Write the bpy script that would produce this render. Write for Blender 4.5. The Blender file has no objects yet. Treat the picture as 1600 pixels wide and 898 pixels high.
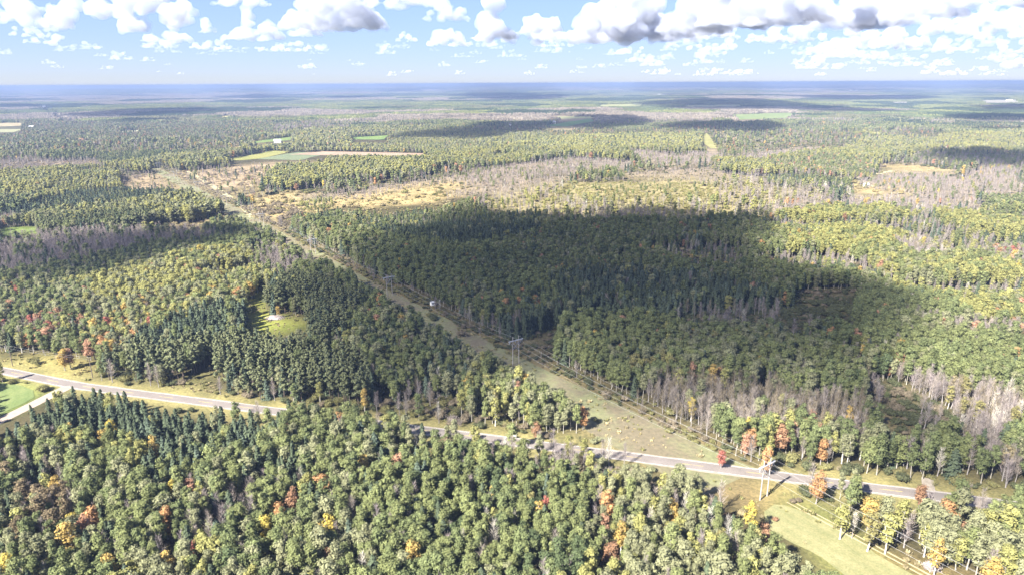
import bpy, bmesh, math, random
import numpy as np
from mathutils import Vector, Matrix, noise as mnoise
from mathutils.geometry import delaunay_2d_cdt, tessellate_polygon

sc = bpy.context.scene
COL = sc.collection
rng = np.random.default_rng(11)
rnd = random.Random(5)

# ------------------------------------------------------------------ camera
CAM_H = 120.0
PITCH = math.radians(16.62)
ROLL = math.radians(-0.29)
F_PX = 1066.7                                    # 24 mm on a 36 mm sensor, 1600 px wide
cam = bpy.data.cameras.new('camera')
cam.lens = 24; cam.sensor_width = 36; cam.clip_start = 1; cam.clip_end = 400000
cam_ob = bpy.data.objects.new('camera', cam); COL.objects.link(cam_ob); sc.camera = cam_ob
_r = Vector((1, 0, 0)); _u = Vector((0, math.sin(PITCH), math.cos(PITCH))); _f = Vector((0, math.cos(PITCH), -math.sin(PITCH)))
_c, _s = math.cos(ROLL), math.sin(ROLL)
_ir = _c * _r + _s * _u; _iu = -_s * _r + _c * _u
cam_ob.matrix_world = Matrix(((_ir.x, _iu.x, -_f.x, 0), (_ir.y, _iu.y, -_f.y, 0), (_ir.z, _iu.z, -_f.z, CAM_H), (0, 0, 0, 1)))

# ------------------------------------------------------------------ sky and sun
SUN_EL = math.radians(40); SUN_AZ = math.radians(226)     # behind the camera, to the left
world = bpy.data.worlds.new("World"); sc.world = world; world.use_nodes = True
_nt = world.node_tree; _bg = _nt.nodes['Background']
_sky = _nt.nodes.new('ShaderNodeTexSky'); _sky.sky_type = 'NISHITA'; _sky.sun_disc = False
_sky.sun_elevation = SUN_EL; _sky.sun_rotation = SUN_AZ
_sky.altitude = 600; _sky.air_density = 0.55; _sky.dust_density = 0.15; _sky.ozone_density = 1.6
# the same hazy brightening over the whole vault: the bright horizon is compressed, the dark zenith lifted
_bw = _nt.nodes.new('ShaderNodeRGBToBW'); _ma = _nt.nodes.new('ShaderNodeMath'); _ma.operation = 'MULTIPLY_ADD'; _ma.inputs[1].default_value = 0.45; _ma.inputs[2].default_value = 1.0
_dv = _nt.nodes.new('ShaderNodeVectorMath'); _dv.operation = 'DIVIDE'
_nt.links.new(_sky.outputs[0], _bw.inputs[0]); _nt.links.new(_bw.outputs[0], _ma.inputs[0]); _nt.links.new(_sky.outputs[0], _dv.inputs[0]); _nt.links.new(_ma.outputs[0], _dv.inputs[1])
_tn = _nt.nodes.new('ShaderNodeVectorMath'); _tn.operation = 'MULTIPLY'; _tn.inputs[1].default_value = (1.0, 0.91, 1.02)
_nt.links.new(_dv.outputs[0], _tn.inputs[0]); _nt.links.new(_tn.outputs[0], _bg.inputs[0]); _bg.inputs[1].default_value = 0.106
_sl = bpy.data.lights.new('sun', 'SUN'); _sl.energy = 5.0; _sl.angle = math.radians(0.5); _sl.color = (1.0, 0.94, 0.86)
sun_ob = bpy.data.objects.new('sun', _sl); COL.objects.link(sun_ob)
SUN = Vector((math.sin(SUN_AZ) * math.cos(SUN_EL), math.cos(SUN_AZ) * math.cos(SUN_EL), math.sin(SUN_EL)))
sun_ob.rotation_euler = SUN.to_track_quat('Z', 'Y').to_euler()
sc.view_settings.view_transform = 'Standard'; sc.view_settings.look = 'None'
sc.view_settings.exposure = 2.35; sc.view_settings.gamma = 1.0
sc.render.engine = 'CYCLES'
cy = sc.cycles
cy.use_denoising = True
cy.max_bounces = 10; cy.diffuse_bounces = 3; cy.glossy_bounces = 1; cy.transmission_bounces = 2
cy.volume_bounces = 7; cy.transparent_max_bounces = 48

# ------------------------------------------------------------------ geometry of the photograph -> ground
def G(px, py, z=0.0):
    x = (px - 800) / F_PX; y = -(py - 449) / F_PX
    x, y = x * _c - y * _s, x * _s + y * _c
    d = (x, math.cos(PITCH) + y * math.sin(PITCH), -math.sin(PITCH) + y * math.cos(PITCH))
    t = (CAM_H - z) / -d[2]
    return d[0] * t, d[1] * t
def project(X, Y, Z):
    zc = Y * math.cos(PITCH) - (Z - CAM_H) * math.sin(PITCH)
    yc = Y * math.sin(PITCH) + (Z - CAM_H) * math.cos(PITCH)
    zc = np.where(np.abs(zc) < 1e-3, 1e-3, zc)
    x = X / zc; y = yc / zc
    x, y = x * _c + y * _s, -x * _s + y * _c
    px = np.where(zc > 0, 800 + F_PX * x, -9e5); py = np.where(zc > 0, 449 - F_PX * y, 9e5)
    return px, py
def inside(poly, px, py):
    r = np.zeros(px.shape, bool)
    x0 = min(p[0] for p in poly); x1 = max(p[0] for p in poly); y0 = min(p[1] for p in poly); y1 = max(p[1] for p in poly)
    box = np.nonzero((px >= x0) & (px <= x1) & (py >= y0) & (py <= y1))[0]
    if not len(box): return r
    qx, qy = px[box], py[box]; c = np.zeros(len(box), bool)
    n = len(poly)
    for i in range(n):
        ax, ay = poly[i]; bx, by = poly[(i + 1) % n]
        if ay == by: continue
        hit = ((ay > qy) != (by > qy)) & (qx < (bx - ax) * (qy - ay) / (by - ay) + ax)
        c ^= hit
    r[box] = c
    return r
def vnoise(x, y, scale, seed=0):                 # smooth value noise 0..1
    x = np.asarray(x, float) / scale + seed * 17.31; y = np.asarray(y, float) / scale - seed * 9.77
    xi = np.floor(x); yi = np.floor(y); fx = x - xi; fy = y - yi
    fx = fx * fx * (3 - 2 * fx); fy = fy * fy * (3 - 2 * fy)
    def h(a, b):
        v = np.sin(a * 127.1 + b * 311.7 + seed * 74.7) * 43758.5453
        return v - np.floor(v)
    return (h(xi, yi) * (1 - fx) + h(xi + 1, yi) * fx) * (1 - fy) + (h(xi, yi + 1) * (1 - fx) + h(xi + 1, yi + 1) * fx) * fy
def fbm(x, y, scale, seed=0, octs=3):
    a = 0; w = 1; t = 0
    for i in range(octs):
        a = a + w * vnoise(x, y, scale / 2 ** i, seed + i * 3); t += w; w *= .5
    return a / t
def terrain(x, y):
    d = np.hypot(x, y)
    k = np.clip((d - 9000) / 9000, 0, 1)
    return k * k * (3 - 2 * k) * (4 + 52 * fbm(x, y, 6500, 4) ** 1.5)

# ------------------------------------------------------------------ helpers
def link(o, parent=None):
    COL.objects.link(o)
    if parent is not None: o.parent = parent
    return o
def props(o, label=None, cat=None, group=None, kind=None):
    if label: o['label'] = label
    if cat: o['category'] = cat
    if group: o['group'] = group
    if kind: o['kind'] = kind
    return o
def empty(name, loc, label=None, cat=None, group=None, rz=0.0):
    o = bpy.data.objects.new(name, None); o.empty_display_size = 0.5
    o.location = loc; o.rotation_euler = (0, 0, rz)
    return props(link(o), label, cat, group)
def mesh_from(name, v, f, mats=(), mat_idx=None, smooth=False):
    me = bpy.data.meshes.new(name)
    v = np.asarray(v, np.float32).reshape(-1, 3)
    me.vertices.add(len(v)); me.vertices.foreach_set('co', v.ravel())
    if isinstance(f, np.ndarray):
        k = f.shape[1]; flat = f.ravel().astype(np.int32); starts = np.arange(0, len(flat), k, dtype=np.int32); tot = np.full(len(f), k, np.int32)
    else:
        tot = np.array([len(q) for q in f], np.int32); flat = np.array([i for q in f for i in q], np.int32)
        starts = np.concatenate([[0], np.cumsum(tot)[:-1]]).astype(np.int32)
    me.loops.add(len(flat)); me.loops.foreach_set('vertex_index', flat)
    me.polygons.add(len(tot)); me.polygons.foreach_set('loop_start', starts); me.polygons.foreach_set('loop_total', tot)
    if mat_idx is not None: me.polygons.foreach_set('material_index', np.asarray(mat_idx, np.int32))
    for m in mats: me.materials.append(m)
    me.update(calc_edges=True)
    me.polygons.foreach_set('use_smooth', np.full(len(tot), smooth, bool))
    return me
def obj(name, me, parent=None, loc=(0, 0, 0)):
    o = bpy.data.objects.new(name, me); o.location = loc
    return link(o, parent)

class MB:                                         # collects verts and faces of several shapes
    def __init__(s): s.v = []; s.f = []
    def add(s, v, f):
        n = len(s.v); s.v += [tuple(p) for p in v]; s.f += [tuple(i + n for i in q) for q in f]
    def tube(s, pts, rads, n=6, cap=True):
        base = len(s.v); pts = [Vector(p) for p in pts]
        for i, p in enumerate(pts):
            t = (pts[min(i + 1, len(pts) - 1)] - pts[max(i - 1, 0)]).normalized()
            a = t.orthogonal().normalized() if abs(t.z) < .95 else Vector((1, 0, 0)); a = (a - t * a.dot(t)).normalized(); b = t.cross(a)
            for k in range(n):
                g = 2 * math.pi * k / n; s.v.append(tuple(p + (a * math.cos(g) + b * math.sin(g)) * rads[i]))
        for i in range(len(pts) - 1):
            for k in range(n):
                s.f.append((base + i * n + k, base + i * n + (k + 1) % n, base + (i + 1) * n + (k + 1) % n, base + (i + 1) * n + k))
        if cap:
            s.f.append(tuple(base + k for k in reversed(range(n)))); s.f.append(tuple(base + (len(pts) - 1) * n + k for k in range(n)))
    def box(s, c, d, rz=0.0):
        x, y, z = d[0] / 2, d[1] / 2, d[2] / 2; ca, sa = math.cos(rz), math.sin(rz)
        v = [(c[0] + ca * i * x - sa * j * y, c[1] + sa * i * x + ca * j * y, c[2] + k * z) for k in (-1, 1) for i, j in ((-1, -1), (1, -1), (1, 1), (-1, 1))]
        s.add(v, [(3, 2, 1, 0), (4, 5, 6, 7), (0, 1, 5, 4), (1, 2, 6, 5), (2, 3, 7, 6), (3, 0, 4, 7)])
    def mesh(s, name, mats=()): return mesh_from(name, s.v, s.f, mats)

# ------------------------------------------------------------------ materials
def new_mat(name):
    m = bpy.data.materials.new(name); m.use_nodes = True
    return m, m.node_tree, m.node_tree.nodes, m.node_tree.links
def pos_noise(nt, scale, detail=3.0, rough=.55, vec=None):
    n = nt.nodes.new('ShaderNodeTexNoise'); n.inputs['Scale'].default_value = scale
    n.inputs['Detail'].default_value = detail; n.inputs['Roughness'].default_value = rough
    if vec is None:
        g = nt.nodes.new('ShaderNodeNewGeometry'); vec = g.outputs['Position']
    nt.links.new(vec, n.inputs['Vector'])
    return n
def ramp2(nt, fac, a, b, p0=.3, p1=.7):
    r = nt.nodes.new('ShaderNodeValToRGB'); r.color_ramp.elements[0].position = p0; r.color_ramp.elements[1].position = p1
    r.color_ramp.elements[0].color = (*a, 1); r.color_ramp.elements[1].color = (*b, 1)
    nt.links.new(fac, r.inputs[0]); return r.outputs[0]
def mixc(nt, mode, fac, a, b):
    m = nt.nodes.new('ShaderNodeMix'); m.data_type = 'RGBA'; m.blend_type = mode
    if isinstance(fac, float): m.inputs[0].default_value = fac
    else: nt.links.new(fac, m.inputs[0])
    for i, q in ((6, a), (7, b)):
        if isinstance(q, tuple): m.inputs[i].default_value = (*q, 1)
        else: nt.links.new(q, m.inputs[i])
    return m.outputs[2]
def foliage_mat(name, scale=1.1, trans=.28, lo=.62, hi=1.3):
    m, nt, N, L = new_mat(name); N.remove(N['Principled BSDF']); out = N['Material Output']
    at = N.new('ShaderNodeAttribute'); at.attribute_type = 'INSTANCER'; at.attribute_name = 'tint'
    n = pos_noise(nt, scale, 2.0)
    k = ramp2(nt, n.outputs[0], (lo, lo, lo * .95), (hi, hi * .98, hi * .86), .32, .68)
    col = mixc(nt, 'MULTIPLY', 1.0, at.outputs['Color'], k)
    d = N.new('ShaderNodeBsdfDiffuse'); t = N.new('ShaderNodeBsdfTranslucent'); mx = N.new('ShaderNodeMixShader'); mx.inputs[0].default_value = trans
    L.new(col, d.inputs[0]); L.new(col, t.inputs[0]); L.new(d.outputs[0], mx.inputs[1]); L.new(t.outputs[0], mx.inputs[2]); L.new(mx.outputs[0], out.inputs[0])
    return m
def flat_mat(name, a, b, scale, rough=.9, detail=4.0, bump=0.0, bscale=None, spec=.2, p=(.3, .7)):
    m, nt, N, L = new_mat(name); bs = N['Principled BSDF']
    n = pos_noise(nt, scale, detail)
    L.new(ramp2(nt, n.outputs[0], a, b, *p), bs.inputs['Base Color'])
    bs.inputs['Roughness'].default_value = rough; bs.inputs['Specular IOR Level'].default_value = spec
    if bump:
        bn = pos_noise(nt, bscale or scale * 4, 3.0); bp = N.new('ShaderNodeBump'); bp.inputs['Strength'].default_value = bump; bp.inputs['Distance'].default_value = .3
        L.new(bn.outputs[0], bp.inputs['Height']); L.new(bp.outputs[0], bs.inputs['Normal'])
    return m
M_LEAF = foliage_mat('leaves', 1.7, .36, .66, 1.32)
M_NEEDLE = foliage_mat('needles', 1.6, .1)
M_TWIG = foliage_mat('twigs', .8, 0.05, .75, 1.2)
M_PATCH = foliage_mat('far_canopy', .06, .12, .7, 1.25)
M_PALEBARK = flat_mat('pale_bark', (.19, .175, .145), (.34, .32, .27), 1.3)
M_WHITEBARK = flat_mat('white_bark', (.34, .32, .29), (.56, .54, .50), 1.2)
M_DARKBARK = flat_mat('dark_bark', (.07, .055, .045), (.14, .11, .09), 2.0)
M_GREYBARK = flat_mat('grey_bark', (.17, .155, .15), (.30, .28, .27), 1.5)

# ------------------------------------------------------------------ tree prototypes
def leaf_quads(c, nrm, size, r, up=None, aspect=1.0):
    n = len(c); nrm = nrm / np.maximum(np.linalg.norm(nrm, axis=1, keepdims=True), 1e-6)
    a = r.normal(size=(n, 3)) if up is None else up
    t = a - nrm * (a * nrm).sum(1, keepdims=True); t /= np.maximum(np.linalg.norm(t, axis=1, keepdims=True), 1e-6)
    b = np.cross(nrm, t); s = (size * r.uniform(.65, 1.3, n))[:, None] * .5
    v = np.stack([c - t * s * aspect - b * s * .7, c + b * s * -.9 + t * s * .3, c + t * s * aspect + b * s * .5, c + b * s * 1.0 - t * s * .35], 1).reshape(-1, 3)
    return v, np.arange(4 * n).reshape(-1, 4)
def ico(c, r, sub=1, sq=(1, 1, 1), wob=.0, seed=0):
    bm = bmesh.new(); bmesh.ops.create_icosphere(bm, subdivisions=sub, radius=1)
    v = np.array([q.co[:] for q in bm.verts]); f = [tuple(x.index for x in q.verts) for q in bm.faces]; bm.free()
    if wob: v = v * (1 + wob * np.array([mnoise.noise(Vector(q) * 1.8 + Vector((seed, seed * 2, 0))) for q in v])[:, None])
    return v * r * np.array(sq) + np.array(c), f
def broadleaf(seed, h, rad, base, lobes, nleaf, size, core=.62):
    r = np.random.default_rng(seed); mid = (h + base) / 2; hz = (h - base) / 2
    cs, rs = [], []
    for i in range(lobes):
        t = (i + .5) / lobes; z = -1 + 2 * t + r.uniform(-.12, .12)
        prof = math.sqrt(max(.05, 1 - abs(z * .92) ** 2.2)) * (.9 if z > 0 else 1.0)
        a = i * 2.39996 + r.uniform(-.5, .5); q = prof * rad * r.uniform(.25, .62)
        cs.append((q * math.cos(a), q * math.sin(a), mid + z * hz * .82)); rs.append(rad * r.uniform(.38, .6) * (.75 + .35 * prof))
    cs = np.array(cs); rs = np.array(rs)
    w = rs ** 2 / (rs ** 2).sum(); k = r.choice(lobes, nleaf, p=w)
    dvec = r.normal(size=(nleaf, 3)); dvec[:, 2] = dvec[:, 2] * .8 + .25; dvec /= np.linalg.norm(dvec, axis=1, keepdims=True)
    p = cs[k] + dvec * (rs[k] * r.uniform(.72, 1.12, nleaf))[:, None]
    v, f = leaf_quads(p, dvec + r.normal(size=(nleaf, 3)) * .32 + np.array([0, 0, .35]), size, r)
    V = [v]; Fq = [list(map(tuple, f))]; n = len(v)
    for i in range(lobes):
        cv, cf = ico(cs[i], rs[i] * core * 1.15, 1, (1, 1, 1.0), .25, seed + i)
        V.append(cv); Fq.append([tuple(j + n for j in q) for q in cf]); n += len(cv)
    return np.concatenate(V), sum(Fq, [])
def trunk_shape(seed, h, r0, lean=.25, limbs=5, lo=.35, reach=1.3, n=6):
    r = random.Random(seed); mb = MB(); lx, ly = r.uniform(-lean, lean), r.uniform(-lean, lean)
    def at(t): return Vector((lx * t * t * 2 + .12 * math.sin(t * 5 + seed), ly * t * t * 2 + .1 * math.cos(t * 4 + seed), h * t - .15 * (t == 0)))
    ts = (0, .08, .35, .65, .95)
    mb.tube([at(t) for t in ts], [r0 * 1.35, r0, r0 * .8, r0 * .5, r0 * .12], n)
    for i in range(limbs):
        t = lo + (1 - lo) * .85 * (i + r.random() * .6) / max(limbs, 1); a = i * 2.4 + r.random(); p = at(t); L = reach * (1.15 - t * .6)
        e = p + Vector((math.cos(a) * L, math.sin(a) * L, L * .9)); m_ = (p + e) / 2 + Vector((0, 0, -.12 * L))
        mb.tube([p, m_, e], [r0 * .42 * (1 - t * .5), r0 * .28 * (1 - t * .5), r0 * .08], 4, False)
    return mb
def spruce(seed, h, rad, base, n, size, core=True, droop=.45, top=.9):
    r = np.random.default_rng(seed)
    t = r.random(n) ** 1.25
    layers = max(6, int(h / .75)); t = (np.floor(t * layers) + r.uniform(.1, .75, n)) / layers
    z = base + (h - base) * t; R = rad * (1 - t) ** top * (.8 + .28 * np.sin(t * 60 + seed)) + .1
    a = r.uniform(0, 6.283, n); u = r.uniform(.5, 1.1, n) * (1 + .28 * np.sin(a * 3 + np.floor(t * layers) * 2.1))
    rd = np.stack([np.cos(a), np.sin(a), np.zeros(n)], 1)
    p = rd * (R * u)[:, None]; p[:, 2] = z - R * u * droop * .5
    nr = rd * .75 + np.array([0, 0, .8]) + r.normal(size=(n, 3)) * .25
    up = rd + np.array([0, 0, -droop]) + r.normal(size=(n, 3)) * .2
    v, f = leaf_quads(p, nr, size, r, up, 1.5)
    f = list(map(tuple, f))
    if core:
        k = 7; b = len(v); cv = []; lev = (0, .3, .65, 1)
        for q in lev:
            for j in range(k):
                g = 6.283 * j / k + q; cv.append((math.cos(g) * rad * .48 * (1 - q) ** top, math.sin(g) * rad * .48 * (1 - q) ** top, base + (h - base) * q * .98))
        for i in range(3):
            for j in range(k): f.append((b + i * k + j, b + i * k + (j + 1) % k, b + (i + 1) * k + (j + 1) % k, b + (i + 1) * k + j))
        v = np.concatenate([v, np.array(cv)])
    return v, f
def pine(seed, h, rad, base, n, size):
    r = np.random.default_rng(seed); lob = 9; cs = []; rs = []
    for i in range(lob):
        t = (i + .3) / lob; a = i * 2.4 + r.uniform(-.4, .4); q = rad * (1 - t * .85) * .55
        cs.append((q * math.cos(a), q * math.sin(a), base + (h - base) * t)); rs.append(rad * (.62 - .36 * t))
    cs = np.array(cs); rs = np.array(rs); k = r.choice(lob, n, p=rs ** 2 / (rs ** 2).sum())
    d = r.normal(size=(n, 3)); d /= np.linalg.norm(d, axis=1, keepdims=True); d[:, 2] *= .7
    p = cs[k] + d * (rs[k] * r.uniform(.6, 1.1, n))[:, None]
    v, f = leaf_quads(p, d + r.normal(size=(n, 3)) * .35 + np.array([0, 0, .3]), size, r, d + r.normal(size=(n, 3)) * .3, 1.4)
    f = list(map(tuple, f)); V = [v]; m = len(v)
    for i in range(lob):
        cv, cf = ico(cs[i], rs[i] * .6, 1, (1, 1, .8), .2, seed + i); V.append(cv); f += [tuple(j + m for j in q) for q in cf]; m += len(cv)
    return np.concatenate(V), f
def twigs(seed, h, rad, base, n, width):
    r = np.random.default_rng(seed); V = []; 
    t = r.random(n); z0 = base + (h - base) * t * .85; a = r.uniform(0, 6.283, n); L = rad * (1.15 - .55 * t) * r.uniform(.5, 1.15, n)
    q0 = r.uniform(0, .45, n) * rad * (1 - t * .6)
    s = np.stack([np.cos(a) * q0, np.sin(a) * q0, z0], 1); a2 = a + r.normal(size=n) * .5
    e = s + np.stack([np.cos(a2) * L * .62, np.sin(a2) * L * .62, L * r.uniform(.6, 1.25, n)], 1)
    d = e - s; d /= np.linalg.norm(d, axis=1, keepdims=True); sd = np.cross(d, r.normal(size=(n, 3))); sd /= np.linalg.norm(sd, axis=1, keepdims=True)
    w = width * r.uniform(.6, 1.3, n)[:, None]
    v = np.stack([s - sd * w, s + sd * w, e + sd * w * .35, e - sd * w * .35], 1).reshape(-1, 3)
    return v, list(map(tuple, np.arange(4 * n).reshape(-1, 4)))
def dome_shrub(seed, h, rad, n, size):
    r = np.random.default_rng(seed); lob = 6
    cs = np.array([(rad * .5 * math.cos(i * 2.4) * (i > 0), rad * .5 * math.sin(i * 2.4) * (i > 0), h * (.45 + .12 * r.random())) for i in range(lob)])
    rs = np.full(lob, h * .48) * r.uniform(.8, 1.15, lob)
    k = r.integers(0, lob, n); d = r.normal(size=(n, 3)); d[:, 2] = np.abs(d[:, 2]) * .9 - .2; d /= np.linalg.norm(d, axis=1, keepdims=True)
    p = cs[k] + d * (rs[k] * r.uniform(.7, 1.15, n))[:, None]
    v, f = leaf_quads(p, d + r.normal(size=(n, 3)) * .6, size, r); f = list(map(tuple, f)); V = [v]; m = len(v)
    for i in range(lob):
        cv, cf = ico(cs[i], rs[i] * .68, 1, (1, 1, 1), .2, seed + i); V.append(cv); f += [tuple(j + m for j in q) for q in cf]; m += len(cv)
    return np.concatenate(V), f
def tuft(seed, n=26):
    r = np.random.default_rng(seed); a = r.uniform(0, 6.283, n); q = r.uniform(0, .9, n)
    s = np.stack([np.cos(a) * q, np.sin(a) * q, np.zeros(n)], 1); e = s + np.stack([np.cos(a) * r.uniform(0, .4, n), np.sin(a) * r.uniform(0, .4, n), r.uniform(.45, 1.0, n)], 1)
    sd = np.stack([-np.sin(a + r.normal(size=n)), np.cos(a), np.zeros(n)], 1) * .22
    v = np.stack([s - sd, s + sd, e + sd * .5, e - sd * .5], 1).reshape(-1, 3)
    return v, list(map(tuple, np.arange(4 * n).reshape(-1, 4)))

KINDS = {}                                        # kind -> list over LOD of list of (crown mesh, trunk mesh, joined mesh)
def joined(name, cv, cf, tm, mats):
    v = np.concatenate([cv, np.array(tm.v).reshape(-1, 3)]) if tm and tm.v else cv
    n = len(cv); f = list(cf) + ([tuple(i + n for i in q) for q in tm.f] if tm else [])
    mi = [0] * len(cf) + [1] * (len(f) - len(cf))
    return mesh_from(name, v, f, mats, mi)
def register(kind, lod, cv, cf, tm, lm, bm_):
    L = KINDS.setdefault(kind, [[], [], []])[lod]
    part = None
    if lod == 0:
        part = (mesh_from(kind + '_crown', cv, cf, (lm,)), tm.mesh(kind + '_trunk', (bm_,)) if tm else None)
    L.append((part, joined(kind + '_whole', cv, cf, tm, (lm, bm_))))
for s in range(6):
    h = 11.2 + (s % 3) * .9
    register('aspen', 0, *broadleaf(s, h, (1.65, 2.25, 1.95, 2.5, 1.8, 2.1)[s], (3.0, 2.2, 2.6, 2.0, 3.4, 2.5)[s], (11, 14, 13, 16, 10, 13)[s], 980, .36, .5), trunk_shape(s, h * .9, .14), M_LEAF, M_PALEBARK)
    register('maple', 0, *broadleaf(40 + s, 9.6 + .5 * (s % 3), 2.3, 1.9, 12, 940, .37, .5), trunk_shape(40 + s, 8.2, .16), M_LEAF, M_GREYBARK)
    register('birch', 0, *broadleaf(80 + s, 10.8 + .6 * (s % 3), 1.95, 2.9, 10, 620, .38, .42), trunk_shape(80 + s, 10, .15, .7, 6), M_LEAF, M_WHITEBARK)
    hh = 10.2 + .7 * (s % 4)
    register('spruce', 0, *spruce(120 + s, hh, 2.15 + .15 * (s % 3), .6, 560, .62, True, .4, .82), trunk_shape(120 + s, hh * .9, .15, .05, 0), M_NEEDLE, M_DARKBARK)
    register('pine', 0, *pine(160 + s, 13.5 + .5 * (s % 3), 1.9, 5.0 + .4 * (s % 2), 480, .55), trunk_shape(160 + s, 12.8, .17, .1, 4, .4, 1.0), M_NEEDLE, M_DARKBARK)
    register('bare', 0, *twigs(200 + s, 10.2 + .6 * (s % 3), 1.7, 2.5, 210, .035), trunk_shape(200 + s, 9.3, .13, .35, 9, .25, 1.5), M_TWIG, M_GREYBARK)
    register('shrub', 0, *dome_shrub(240 + s, 2.3 + .3 * (s % 3), 1.7, 260, .36), None, M_LEAF, M_DARKBARK)
    register('shrub', 0, *twigs(260 + s, 2.9, 1.6, .2, 120, .03), None, M_TWIG, M_GREYBARK) if s < 2 else None
for s in range(4):
    h = 11.2 + (s % 3) * .9
    register('aspen', 1, *broadleaf(300 + s, h, 2.15, 3.4, 8, 190, .85, .7), trunk_shape(s, h * .9, .15, .25, 2, .4, 1, 4), M_LEAF, M_PALEBARK)
    register('maple', 1, *broadleaf(340 + s, 9.8, 2.4, 2.4, 8, 180, .85, .7), trunk_shape(40 + s, 8.2, .16, .25, 2, .4, 1, 4), M_LEAF, M_GREYBARK)
    register('birch', 1, *broadleaf(380 + s, 11, 2.0, 3.8, 7, 150, .8, .6), trunk_shape(80 + s, 10, .16, .7, 2, .4, 1, 4), M_LEAF, M_WHITEBARK)
    register('spruce', 1, *spruce(420 + s, 10.6 + s * .5, 2.1, .6, 190, 1.05, True, .4, .82), None, M_NEEDLE, M_DARKBARK)
    register('pine', 1, *pine(460 + s, 13.8, 2.0, 4.8, 160, .95), trunk_shape(160 + s, 12.5, .18, .1, 0, .4, 1, 4), M_NEEDLE, M_DARKBARK)
    register('bare', 1, *twigs(500 + s, 10.5, 1.75, 2.2, 80, .075), trunk_shape(200 + s, 9.3, .15, .35, 2, .3, 1.4, 4), M_TWIG, M_GREYBARK)
    register('shrub', 1, *dome_shrub(540 + s, 2.4, 1.8, 80, .6), None, M_LEAF, M_DARKBARK)
for s in range(3):
    register('aspen', 2, *broadleaf(600 + s, 10.2, 2.9, 2.2, 6, 90, 1.35, .8), None, M_LEAF, M_PALEBARK)
    register('maple', 2, *broadleaf(640 + s, 10, 2.6, 2.2, 5, 60, 1.5, .8), None, M_LEAF, M_GREYBARK)
    register('birch', 2, *broadleaf(680 + s, 11, 2.2, 3, 5, 50, 1.4, .75), None, M_LEAF, M_WHITEBARK)
    register('spruce', 2, *spruce(720 + s, 11.3, 2.2, .5, 60, 1.7, True, .4, .82), None, M_NEEDLE, M_DARKBARK)
    register('pine', 2, *spruce(760 + s, 13, 2.3, 2.5, 60, 1.6, True, .3, .6), None, M_NEEDLE, M_DARKBARK)
    register('bare', 2, *twigs(800 + s, 10.5, 2.0, 1.5, 36, .17), None, M_TWIG, M_GREYBARK)
    register('shrub', 2, *dome_shrub(840 + s, 2.6, 2.2, 30, 1.1), None, M_LEAF, M_DARKBARK)
for lod in range(3):
    for s in range(3): register('tuft', lod, *tuft(900 + s + 10 * lod), None, M_TWIG, M_GREYBARK)

# ------------------------------------------------------------------ land cover, traced on the ground of the photograph
PAL = {  # colours of foliage (real albedo) and the word that names them
 'green': (.160, .182, .086), 'mid': (.136, .162, .080), 'dark': (.088, .114, .062), 'sage': (.200, .208, .130), 'lime': (.250, .250, .105),
 'yellow': (.42, .35, .10), 'gold': (.39, .29, .11), 'orange': (.39, .235, .125), 'rust': (.27, .165, .11), 'salmon': (.38, .23, .165), 'red': (.31, .125, .105),
 'brown': (.19, .155, .105), 'spruce': (.070, .090, .061), 'bluespruce': (.074, .098, .078), 'pine': (.112, .126, .074),
 'twig': (.245, .215, .205), 'lilac': (.235, .205, .215), 'tan': (.30, .26, .165), 'palewhite': (.40, .38, .355),
 'olive': (.19, .185, .09), 'greybrown': (.205, .175, .135), 'darkshrub': (.095, .106, .062), 'straw': (.29, .25, .135), 'yolive': (.235, .22, .105)}
PW = {'green': 'green', 'mid': 'mid green', 'dark': 'dark green', 'sage': 'sage green', 'lime': 'yellow-green', 'yellow': 'yellow', 'gold': 'golden', 'orange': 'orange',
      'rust': 'russet', 'salmon': 'salmon pink', 'red': 'red', 'brown': 'brownish', 'spruce': 'dark green', 'bluespruce': 'blue-green', 'pine': 'dull green', 'twig': 'grey', 'lilac': 'lilac grey',
      'tan': 'tan', 'palewhite': 'whitish', 'olive': 'olive', 'greybrown': 'grey-brown', 'darkshrub': 'dark green', 'straw': 'straw coloured', 'yolive': 'yellow-olive'}
for _k in ('green', 'mid', 'dark', 'sage', 'lime', 'pine'): PAL[_k] = tuple(c * 1.1 for c in PAL[_k])
PK = list(PAL)
DEFPAL = {'aspen': dict(green=4, mid=3, sage=3, lime=1.5, dark=.8), 'maple': dict(orange=3, rust=2, salmon=2, gold=2, red=.8), 'birch': dict(yellow=1, lime=3, gold=1, sage=2, yolive=2),
          'spruce': dict(spruce=3, bluespruce=2), 'pine': dict(pine=3, spruce=1), 'bare': dict(twig=3, lilac=2, palewhite=.5, greybrown=1), 'shrub': dict(olive=3, darkshrub=2, greybrown=2, tan=.6), 'tuft': dict(straw=1, tan=2, olive=3)}
KN = ['aspen', 'maple', 'birch', 'spruce', 'pine', 'bare', 'shrub', 'tuft']
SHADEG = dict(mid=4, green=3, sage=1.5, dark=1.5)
ZONES = []
def Z(poly, mix, dens=1.0, pal=None, ground=None, hs=1.0, z=8.0, edge=7.0):
    ZONES.append(dict(poly=poly, mix=mix, dens=dens, pal=pal or {}, ground=ground, hs=hs, z=z, edge=edge))
FLOOR = (.055, .050, .028); TAN = (.27, .215, .115); PINK = (.235, .185, .125); OLV = (.205, .182, .10); MARSH = (.105, .095, .055); GRASS = (.17, .175, .05); SOIL = (.2, .15, .11)
YG = dict(lime=5, sage=2, green=2.5, yellow=.12)
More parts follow.
